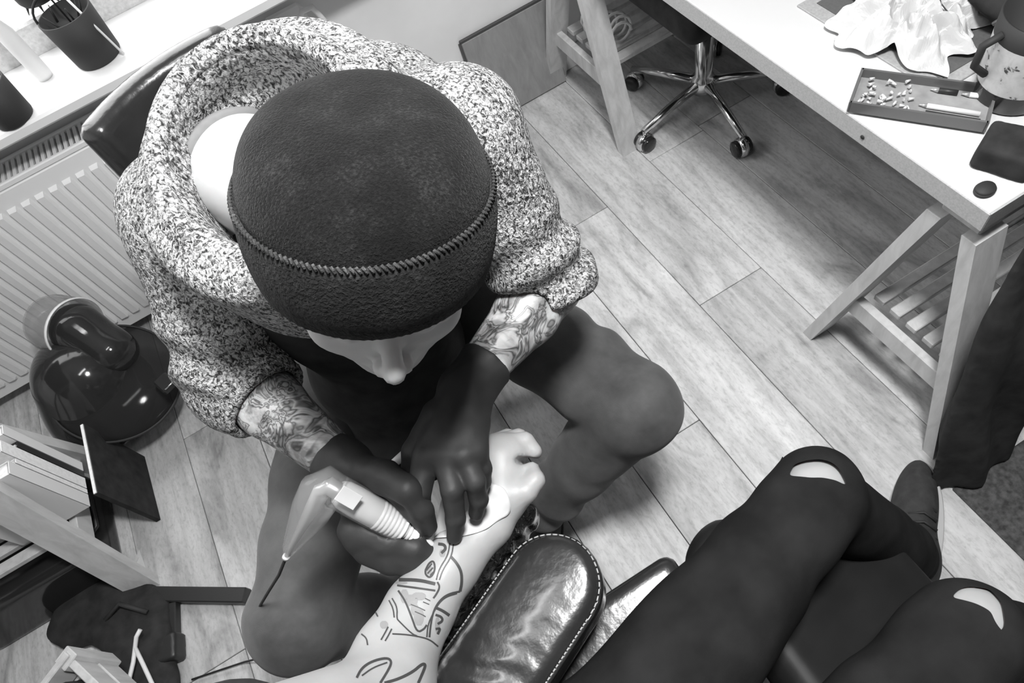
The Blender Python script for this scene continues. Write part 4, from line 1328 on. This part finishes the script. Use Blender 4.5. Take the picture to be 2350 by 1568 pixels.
# ---------------- stool he sits on
so_ = thing('work_stool', (-0.02, 0.92, 0), 'black swivel stool with backrest under the tattooist', 'stool')
sx, sy = -0.02, 0.93
organic('seat', lambda P: d_box(P, (sx, sy, 0.40), (0.19, 0.18, 0.04), 0.035), (sx - .24, sy - .24, .34), (sx + .24, sy + .24, .46), 0.009, M['leather'], so_)
def back(P):
    q = P - V(sx - 0.065, sy + 0.0, 0.885)
    ang = np.arctan2(q[:, 0], q[:, 1])
    rad = np.linalg.norm(q[:, :2], axis=1)
    dd = np.stack((np.maximum(np.abs(rad - 0.29) - 0.006, 0), np.maximum(np.abs((ang + 0.32) * 0.29) - 0.13, 0), np.maximum(np.abs(q[:, 2]) - 0.085, 0)), 1)
    return np.linalg.norm(dd, axis=1) - 0.022
organic('backrest', back, (-.5, .95, .78), (.35, 1.35, 1.1), 0.008, M['leather'], so_)
MB().tube([(sx, sy + 0.1, 0.37), (sx, sy + 0.26, 0.38), (sx - 0.02, sy + 0.3, 0.5), (sx - 0.04, sy + 0.3, 0.8)], 0.014, 10).build('back_post', M['blackmetal'], so_)
MB().lathe((sx, sy, 0.07), (0, 0, 1), [(0, 0), (0.035, 0), (0.04, 0.03), (0.026, 0.06), (0.026, 0.2), (0.015, 0.2), (0.015, 0.3), (0, 0.3)], 20).build('column', M['chrome'], so_)
for i in range(5):
    a = math.radians(56 + 72 * i); dx, dy = math.cos(a), math.sin(a)
    MB().tube([(sx + dx * .03, sy + dy * .03, .09), (sx + dx * .25, sy + dy * .25, .068)], [.016, .011], 10).build('base_leg', M['blackmetal'], so_)
    cx, cy = sx + dx * .245, sy + dy * .245
    MB().lathe((cx, cy, .026), (-dy, dx, 0), [(0, -.016), (.024, -.016), (.0255, -.008), (.0255, .008), (.024, .016), (0, .016)], 20).tube([(cx, cy, .045), (cx, cy, .07)], .006, 8).build('caster', M['black'], so_)
# ================================================================== the client's chair
chz = thing('client_chair', (-0.1, 0.0, 0), 'black leather treatment chair with stitched arm pad', 'chair')
# swung-out arm pad
A1 = at(1262, 1338, 0.665); A0 = at(985, 1745, 0.665)
AD = unit((A1 - A0) * V(1, 1, 0)); AN = np.cross((0, 0, 1), AD)
A0 = A1 - AD * 0.42
HWD = 0.069
def stadium(P, off, hw):
    t = np.clip((P - A0) @ AD, 0, 0.42)
    q = P - (A0 + t[:, None] * AD)
    return np.sqrt(q[:, 0] ** 2 + q[:, 1] ** 2) - hw
def pad(P):
    d2 = stadium(P, 0, HWD)
    zc = 0.625
    crown = 0.006 * np.clip(1 - (np.abs((P - A0) @ AN) / HWD) ** 2, 0, 1)
    dz = np.abs(P[:, 2] - zc) - 0.04 - crown
    q = np.stack((d2 + 0.022, dz + 0.022), 1)
    d = np.linalg.norm(np.maximum(q, 0), axis=1) + np.minimum(q.max(1), 0) - 0.022
    u = (P - A0) @ AD; w = (P - A0) @ AN
    wr = 0.0016 * np.sin(u * 190 + 3 * np.sin(w * 40)) * np.exp(-((u - 0.2) / 0.11) ** 2) * np.clip((P[:, 2] - 0.64) / 0.03, 0, 1)
    return d - wr
organic('arm_pad', pad, (min(A0[0], A1[0]) - .12, min(A0[1], A1[1]) - .12, .57), (max(A0[0], A1[0]) + .12, max(A0[1], A1[1]) + .12, .69), 0.0045, M['leather'], chz)
ol = []
for i in range(24):
    a = -math.pi / 2 + math.pi * i / 23
    ol.append(A1 + AD * math.cos(a) * (HWD - 0.004) + AN * math.sin(a) * (HWD - 0.004))
for i in range(24):
    a = math.pi / 2 + math.pi * i / 23
    ol.append(A0 + AD * math.cos(a) * (HWD - 0.004) + AN * math.sin(a) * (HWD - 0.004))
st_ = MB()
loop = []
for i in range(len(ol)):
    a, b = ol[i], ol[(i + 1) % len(ol)]
    n_ = max(1, int(np.linalg.norm(b - a) / 0.006))
    for k_ in range(n_):
        p = a + (b - a) * k_ / n_
        loop.append(V(p[0], p[1], 0.6605))
for i in range(0, len(loop) - 1):
    st_.tube([loop[i], loop[i] * 0.3 + loop[i + 1] * 0.7], 0.0011, 5)
st_.build('stitching', plain('grey_thread', 0.45, 0.7), chz)
MB().tube([(loop[i][0], loop[i][1], 0.653) for i in range(0, len(loop), 2)], 0.004, 8, close=True).build('piping', M['leather'], chz)
m_ = A0 + AD * 0.12
MB().tube([V(m_[0], m_[1], 0.585), V(m_[0], m_[1], 0.45), V(m_[0] + 0.01, 0.2, 0.36), V(m_[0] + 0.02, 0.1, 0.34)], 0.02, 12).build('arm_bracket', M['blackmetal'], chz)
# seat, backrest, leg rest, base
def seat(P):
    d = d_box(P, (-0.14, 0.0, 0.455), (0.285, 0.215, 0.055), 0.02)
    return d + 0.011 * np.clip(1 - ((P[:, 1]) / 0.2) ** 2, 0, 1) * np.clip(P[:, 2] - 0.45, 0, .05) / .05
organic('seat', seat, (-.48, -.26, .38), (.2, .26, .54), 0.007, M['leather'], chz)
MB().tube([(-0.4, 0.198, 0.502), (0.08, 0.198, 0.502), (0.13, 0.18, 0.502)], 0.004, 8).build('seat_piping', M['leather'], chz)
organic('leg_rest', lambda P: smin(d_box(P, (0.33, 0.0, 0.36), (0.17, 0.19, 0.045), 0.04, [(0.93, 0, -0.37), (0, 1, 0), (0.37, 0, 0.93)]), d_ell(P, (0.215, 0.195, 0.41), (0.062, 0.035, 0.033), [(0.9, 0.35, -0.2), (-0.35, 0.93, 0), (0.2, 0, 0.97)]), 0.004), (.1, -.26, .2), (.56, .26, .5), 0.006, M['leather2'], chz)
organic('backrest', lambda P: d_box(P, (-0.55, 0.0, 0.83), (0.05, 0.22, 0.4), 0.045, [(0.92, 0, 0.39), (0, 1, 0), (-0.39, 0, 0.92)]), (-.85, -.28, .38), (-.25, .28, 1.28), 0.009, M['leather'], chz)
MB().lathe((-0.12, 0, 0), (0, 0, 1), [(0, 0.0), (0.26, 0.0), (0.27, 0.01), (0.25, 0.03), (0.07, 0.05), (0.06, 0.1), (0.06, 0.4), (0, 0.4)], 40).build('pedestal', M['blackmetal'], chz)

# film-wrapped wrist rest
B1 = A1 + AD * 0.075 + AN * 0.118
BD = unit(V(AD[0], AD[1], 0)); BN = AN
wr_ = thing('wrist_rest', (B1[0], B1[1], 0), 'black wrist rest wrapped in crinkled shiny film under the forearm', 'arm rest')
BCn = B1 - BD * 0.15
def wrap(P):
    d = d_box(P, V(BCn[0], BCn[1], 0.632), (0.15, 0.044, 0.03), 0.014, [BD, BN, (0, 0, 1)])
    u = (P - B1) @ BD; w = (P - B1) @ BN
    return d - 0.0022 * wob(P, 90, 0.7) - 0.0016 * np.sin(u * 260 + w * 120 + 4 * np.sin(w * 70))
organic('wrapped_pad', wrap, BCn - V(.2, .2, 0) + V(0, 0, .59 - BCn[2]), BCn + V(.2, .2, 0) + V(0, 0, .69 - BCn[2]), 0.0035, M['film'], wr_)
pbs = V(BCn[0], BCn[1], 0)
MB().tube([pbs + V(0, 0, 0.605), pbs + V(0, 0, 0.02)], 0.016, 14).build('post', M['chrome'], wr_)
MB().lathe(pbs, (0, 0, 1), [(0, 0), (0.13, 0), (0.13, 0.008), (0.03, 0.022), (0, 0.022)], 36).build('foot_plate', M['blackmetal'], wr_)
rr = [at(868, 1075, 0.60), at(945, 1032, 0.60)]
MB().tube([pbs + V(0, 0, 0.55), (rr[0] + pbs + V(0, 0, .58)) / 2 * V(1, 1, 0) + V(0, 0, .57), rr[0] + V(0, 0, -.02), rr[1]], 0.011, 12).build('side_rod', M['white'], wr_)

# ================================================================== the client
CW = at(1126, 1203, 0.733); CE = at(878, 1612, 0.80)
CSL = V(-0.40, 0.15, 1.13)
CHp = V(-0.17, -0.07, 0.575)
CK1 = at(1872, 1140, 0.53); CK2 = at(2218, 1452, 0.545)
CH1 = V(-0.10, 0.025, 0.565); CH2 = V(-0.09, -0.17, 0.565)
CA1 = V(0.585, 0.03, 0.10); CA2 = V(0.66, -0.22, 0.10)
CHD = V(-0.50, -0.02, 1.42)
def c_fist(P):
    pal0 = at(1152, 1135, 0.735)
    d = chain(P, [CW, pal0, at(1150, 1058, 0.738)], [0.028, 0.034, 0.036], 0.01)
    d = smin(d, d_cone(P, at(1128, 1050, 0.74), at(1172, 1040, 0.735), 0.03, 0.026), 0.012)
    fg = [([at(1165, 1022, 0.742), at(1205, 1012, 0.742), at(1226, 1036, 0.735), at(1222, 1055, 0.722)], [0.0165, 0.0125, 0.0108, 0.0098]),
          ([at(1148, 1020, 0.728), at(1190, 1004, 0.722), at(1208, 1030, 0.712), at(1195, 1050, 0.704)], [0.0165, 0.0125, 0.011, 0.0098]),
          ([at(1130, 1022, 0.712), at(1165, 1003, 0.702), at(1185, 1028, 0.694), at(1175, 1048, 0.69)], [0.016, 0.012, 0.0105, 0.0095]),
          ([at(1118, 1032, 0.70), at(1140, 1014, 0.69), at(1158, 1032, 0.682), at(1152, 1048, 0.68)], [0.014, 0.0105, 0.0095, 0.0088])]
    for p, r in fg:
        d = smin(d, chain(P, p, r, 0.002), 0.0015)
    gx_ = unit(at(1250, 1064, 0.74) - at(1190, 1056, 0.74)); gz_ = unit(EYE - at(1215, 1060, 0.74)); gy_ = np.cross(gz_, gx_)
    d = smax(d, -d_box(P, at(1224, 1061, 0.74), (0.021, 0.0055, 0.045), 0.004, [gx_, gy_, gz_]), 0.003)
    d = smin(d, chain(P, [at(1165, 1150, 0.74), at(1205, 1128, 0.748), at(1228, 1102, 0.748), at(1222, 1076, 0.74)], [0.024, 0.0155, 0.0125, 0.0095], 0.006), 0.008)
    return d
def c_body(P):
    d = chain(P, [CW, at(1032, 1300, 0.742), at(963, 1400, 0.752), at(905, 1510, 0.772), CE], [0.028, 0.034, 0.040, 0.046, 0.05], 0.02)
    d = smin(d, d_cone(P, CE, CSL, 0.052, 0.058), 0.03)
    d = smin(d, c_fist(P), 0.01)
    tor = smin(d_ell(P, V(-0.37, 0.0, 0.98), (0.11, 0.17, 0.22), [(0.92, 0, 0.39), (0, 1, 0), (-0.39, 0, 0.92)]), d_ell(P, CHp, (0.13, 0.16, 0.1)), 0.1)
    tor = smin(tor, d_ell(P, V(-0.26, 0, 0.75), (0.1, 0.14, 0.2)), 0.08)
    d = smin(d, tor, 0.04)
    d = smin(d, chain(P, [V(-0.41, -0.15, 1.13), V(-0.33, -0.27, 0.86), V(-0.12, -0.22, 0.72)], [0.058, 0.045, 0.03], 0.02), 0.03)
    d = smin(d, chain(P, [V(-0.12, -0.22, 0.72), V(-0.05, -0.19, 0.70), V(0.0, -0.17, 0.67)], [0.03, 0.03, 0.012], 0.02), 0.02)
    d = smin(d, d_cone(P, V(-0.42, 0, 1.15), CHD - V(0.0, 0, 0.08), 0.06, 0.055), 0.04)
    d = smin(d, d_ell(P, CHD + V(-0.01, 0, 0.03), (0.095, 0.076, 0.1)), 0.03)
    d = smin(d, d_ell(P, CHD + V(0.03, 0, -0.05), (0.06, 0.058, 0.075)), 0.03)
    d = smin(d, d_cone(P, CHD + V(0.08, 0, 0.02), CHD + V(0.096, 0, -0.02), 0.007, 0.0105), 0.014)
    d = smin(d, d_ell(P, CHD + V(0.055, 0, -0.105), (0.03, 0.03, 0.022)), 0.03)
    for s in (-1, 1):
        d = smin(d, d_ell(P, CHD + V(-0.01, 0.08 * s, -0.01), (0.018, 0.009, 0.03)), 0.006)
        d = smax(d, -d_ell(P, CHD + V(0.098, 0.032 * s, 0.005), (0.013, 0.016, 0.01)), 0.01)
    d = smin(d, d_ell(P, CHD + V(0.085, 0, -0.065), (0.01, 0.022, 0.008)), 0.008)
    for H_, K_, A_ in ((CH1, CK1, CA1), (CH2, CK2, CA2)):
        d = smin(d, chain(P, [H_, K_, (K_ + A_) / 2, A_], [0.08, 0.059, 0.05, 0.036], 0.02), 0.03)
    return d
cp_ = organic('person', c_body, (-0.68, -0.36, 0.05), (0.76, 0.5, 1.6), 0.0048, M['skin2'], origin=(-0.1, 0.0, 0.0))
tag(cp_, 'seated client in ripped black jeans resting a tattooed forearm', 'person')
# jeans with torn knees
def c_jeans(P):
    d = d_ell(P, CHp, (0.155, 0.185, 0.115))
    for i, (H_, K_, A_) in enumerate(((CH1, CK1, CA1), (CH2, CK2, CA2))):
        f = lambda t, Q, i=i: 0.004 * wob(Q, 22, i) + 0.004 * np.sin(t * 30 + 2 * wob(Q, 14, i)) * np.clip(t * 1.5 - .6, 0, 1)
        d = smin(d, d_cone(P, H_, K_, 0.105, 0.066, f), 0.06)
        d = smin(d, d_cone(P, K_, K_ * 0.08 + A_ * 0.92, 0.064, 0.056, f), 0.03)
    return d
RIP1 = [(1808, 1092), (1822, 1066), (1850, 1055), (1882, 1053), (1914, 1062), (1932, 1085), (1947, 1118), (1920, 1103), (1885, 1097), (1850, 1094)]
RIP2 = [(2182, 1372), (2200, 1352), (2235, 1346), (2270, 1352), (2296, 1378), (2307, 1420), (2302, 1464), (2290, 1440), (2272, 1402), (2238, 1384), (2205, 1376)]
cjm = organic('jeans', c_jeans, (-0.4, -0.36, 0.05), (0.76, 0.3, 0.72), 0.0045, M['jeans'], cp_,
              drop=lambda c: (in_poly(px_of(c), RIP1) | in_poly(px_of(c), RIP2)) & (c[:, 2] > 0.3))
cjm['label'] = 'black jeans torn open at both knees'
th_ = MB()
for px, py, K_ in ((1790, 1078, CK1), (1965, 1120, CK1), (1985, 1150, CK1)):
    a = at(px, py, 0.5); th_.tube([a, a + V(0.006, 0.008, 0.01), a + V(0.014, 0.012, 0.008)], 0.0009, 5)
th_.build('loose_threads', M['jeans'], cp_)
organic('t_shirt', lambda P: smax(smin(smin(d_ell(P, V(-0.37, 0.0, 0.97), (0.135, 0.19, 0.25), [(0.92, 0, 0.39), (0, 1, 0), (-0.39, 0, 0.92)]), d_ell(P, V(-0.25, 0, 0.74), (0.13, 0.165, 0.2)), 0.08), smin(d_cone(P, CSL, CSL * 0.55 + CE * 0.45, 0.075, 0.07), d_cone(P, V(-0.41, -0.15, 1.13), V(-0.37, -0.21, 1.0), 0.075, 0.07), 0.01), 0.04), -d_cone(P, V(-0.42, 0, 1.15), CHD, 0.085, 0.07), 0.01), (-.62, -.36, .5), (-.08, .32, 1.28), 0.008, M['cloth'], cp_)
organic('hair', lambda P: smax(d_ell(P, CHD + V(-0.02, 0, 0.035), (0.105, 0.088, 0.108)), -d_ell(P, CHD + V(0.1, 0, -0.05), (0.1, 0.085, 0.12)), 0.01), CHD - V(.16, .14, .14), CHD + V(.16, .14, .18), 0.006, M['hair'], cp_)
# shoes with pale soles
def cshoe(P, c, d_):
    s = np.cross((0, 0, 1), d_); AX_ = [d_, s, (0, 0, 1)]
    q = (P - c) @ np.array(AX_).T
    d = d_ell(P, c + s * 0.008 + d_ * 0.11 + V(0, 0, 0.035), (0.125, 0.045, 0.045), AX_)
    d = smin(d, d_ell(P, c + V(0, 0, 0.06), (0.07, 0.043, 0.07), AX_), 0.04)
    return smax(d, 0.02 - P[:, 2], 0.005)
sd = unit(V(0.77, 0.63, 0) * 1.0)
for c, d_ in ((V(0.592, 0.022, 0), sd), (V(0.665, -0.22, 0), unit(V(0.95, 0.1, 0)))):
    s = organic('shoe', lambda P: cshoe(P, c, d_), c - V(.28, .28, .02), c + V(.28, .28, .16), 0.005, M['canvas'], cp_)
    MB().lathe(c + d_ * 0.078, (0, 0, 1), [(0, 0.001), (0.97, 0.001), (1.0, 0.006), (1.0, 0.024), (0.94, 0.03), (0, 0.03)], 48, ell=(0.162, 0.054), xdir=d_).build('sole', M['toe'], s)
    n_ = np.cross((0, 0, 1), d_)
    lc = MB()
    for i in range(5):
        u = 0.03 + 0.022 * i
        zz = 0.105 - 0.0075 * i
        lc.tube([c + d_ * u + n_ * 0.026 + V(0, 0, zz - .008), c + d_ * (u + .008) + V(0, 0, zz), c + d_ * u - n_ * 0.026 + V(0, 0, zz - .008)], 0.003, 6)
    lc.build('laces', M['black'], s)

# ================================================================== tattoo lines on the client's forearm
dg = bpy.context.evaluated_depsgraph_get()
cbv = BVHTree.FromPolygons([tuple(v.co + Vector((-0.1, 0, 0))) for v in cp_.data.vertices], [tuple(p.vertices) for p in cp_.data.polygons])
def hit(px, py, bv):
    h_ = bv.ray_cast(Vector(EYE), Vector(ray(px, py)))
    return h_[0], h_[1]
def ribbon(mb, pts, wpx, bv, lift=0.0006):
    P2 = []
    for a, b in zip(pts[:-1], pts[1:]):
        n_ = max(2, int(math.hypot(b[0] - a[0], b[1] - a[1]) / 5))
        P2 += [(a[0] + (b[0] - a[0]) * k_ / n_, a[1] + (b[1] - a[1]) * k_ / n_) for k_ in range(n_)]
    P2.append(pts[-1])
    row = []
    for i, p in enumerate(P2):
        q0 = P2[max(i - 1, 0)]; q1 = P2[min(i + 1, len(P2) - 1)]
        t = unit((q1[0] - q0[0], q1[1] - q0[1]))
        nx_, ny_ = -t[1] * wpx / 2, t[0] * wpx / 2
        A_, na = hit(p[0] + nx_, p[1] + ny_, bv); B_, nb = hit(p[0] - nx_, p[1] - ny_, bv)
        if A_ is None or B_ is None or (A_ - B_).length > 0.02 or A_.z < 0.66:
            row.append(None)
        else:
            row.append((np.array(A_ + na * lift), np.array(B_ + nb * lift)))
    for r0, r1 in zip(row[:-1], row[1:]):
        if r0 is not None and r1 is not None:
            mb.add([r0[0], r0[1], r1[1], r1[0]], [(0, 1, 2, 3)], True)
def cr8(x, y):
    return (750 + x / 4.26, 1200 + y / 4.26)
def smooth(pts, n=3):
    for _ in range(n):
        o = [pts[0]]
        for a, b in zip(pts[:-1], pts[1:]):
            o += [(a[0] * .75 + b[0] * .25, a[1] * .75 + b[1] * .25), (a[0] * .25 + b[0] * .75, a[1] * .25 + b[1] * .75)]
        o.append(pts[-1]); pts = o
    return pts
TL = [
    ([(1205, 190), (1185, 320), (1100, 450), (1070, 560)], 3), ([(1240, 195), (1220, 330), (1135, 460), (1100, 560)], 3),
    ([(1210, 330), (1270, 395), (1315, 480), (1318, 590), (1300, 670)], 6), ([(1300, 670), (1190, 695), (1110, 750), (1045, 850), (1015, 980), (1000, 1120)], 4),
    ([(1270, 690), (1160, 725), (1090, 790), (1030, 900), (985, 1000), (975, 1120)], 3),
    ([(965, 470), (1000, 395), (1050, 370), (1060, 470), (1010, 545), (965, 510), (965, 470)], 4), ([(985, 500), (1040, 440)], 3), ([(975, 470), (1030, 400)], 3), ([(1010, 520), (1055, 470)], 3),
    ([(700, 560), (900, 562), (1060, 600)], 7), ([(690, 615), (880, 640), (1060, 665)], 4), ([(1080, 580), (1105, 630), (1070, 700), (1040, 740)], 4),
    ([(700, 665), (770, 770), (830, 930), (880, 1075), (945, 1045), (975, 1000)], 4), ([(640, 740), (690, 830), (685, 940), (700, 960), (830, 1090), (880, 1110)], 3), ([(610, 760), (650, 840), (660, 930)], 3),
    ([(640, 1090), (760, 1095), (880, 1112), (1000, 1140), (1085, 1210)], 3), ([(290, 1520), (330, 1440), (400, 1380), (500, 1340), (600, 1325), (635, 1370), (590, 1460), (520, 1570)], 5),
    ([(340, 1500), (450, 1420), (590, 1370)], 3), ([(560, 1570), (700, 1530), (840, 1460), (930, 1380), (965, 1390), (930, 1480), (890, 1570)], 6), ([(1060, 830), (1130, 860), (1195, 905)], 6),
    ([(480, 880), (500, 920)], 3), ([(600, 1020), (570, 1080), (530, 1150)], 3), ([(635, 1040), (600, 1110), (570, 1160)], 3), ([(1060, 900), (1120, 920), (1130, 960), (1080, 990)], 5), ([(1060, 1040), (1110, 1030), (1080, 1090)], 5),
    ([(340, 1090), (390, 1130), (400, 1200)], 3), ([(1090, 210), (1150, 215), (1165, 260), (1120, 300)], 6), ([(820, 800), (900, 830), (960, 860)], 2), ([(860, 870), (930, 900), (965, 920)], 2), ([(960, 740), (1010, 765)], 2), ([(940, 775), (1000, 800)], 2)]
for pts, wpx in TL:
    ink_ = MB()
    ribbon(ink_, smooth([cr8(*p) for p in pts], 2), wpx * 1.1, cbv)
    if ink_.f:
        ink_.build('tattoo_line', M['ink'], cp_)
for (x, y, rx, ry) in ((760, 720, 40, 70), (830, 760, 60, 60), (900, 720, 70, 40), (900, 920, 50, 90), (860, 850, 40, 60), (1080, 1000, 25, 80), (1130, 300, 30, 40), (1000, 460, 30, 50), (730, 590, 60, 14), (560, 1000, 40, 40)):
    n_ = 7
    wash = MB()
    for k_ in range(-n_, n_ + 1):
        f = k_ / n_
        yy = y + ry * f; xx = rx * math.sqrt(max(0, 1 - f * f))
        if xx > 4:
            ribbon(wash, [cr8(x - xx, yy), cr8(x + xx, yy)], ry / n_ / 4.26 * 1.05, cbv, 0.0004)
    if wash.f:
        wash.build('tattoo_shading', M['inkgrey'], cp_)

# white tissue wrapped over the client's wrist
TP = [(998, 1238), (1010, 1150), (1030, 1108), (1115, 1104), (1130, 1112), (1160, 1120), (1172, 1160), (1170, 1178), (1140, 1196), (1118, 1215), (1085, 1228), (1040, 1238)]
tm = MB()
bd2 = smooth(TP + [TP[0]], 2)[:-1]
cx_, cy_ = 1088, 1168
vs = []; fs = []
NR = 14; NB = len(bd2)
for r_ in range(NR + 1):
    for p_ in bd2:
        f = r_ / NR
        px, py = cx_ + (p_[0] - cx_) * f, cy_ + (p_[1] - cy_) * f
        h_, n_ = hit(px, py, cbv)
        if h_ is not None and h_.z > 0.66:
            vs.append(np.array(h_) + np.array(n_) * (0.0024 + 0.0012 * math.sin(px * 0.09) * math.sin(py * 0.13)))
        else:
            vs.append(at(px, py, 0.73))
for r_ in range(NR):
    for k_ in range(NB):
        k2_ = (k_ + 1) % NB
        fs.append((r_ * NB + k_, r_ * NB + k2_, (r_ + 1) * NB + k2_, (r_ + 1) * NB + k_))
tm.add(vs, fs, True)
to = tm.build('wrist_tissue', M['paper'], origin=tuple(vs[0]))
sm = to.modifiers.new('thickness', 'SOLIDIFY'); sm.thickness = 0.0009; sm.offset = 1
tag(to, 'white tissue laid over the wrist under the spread glove', 'tissue')
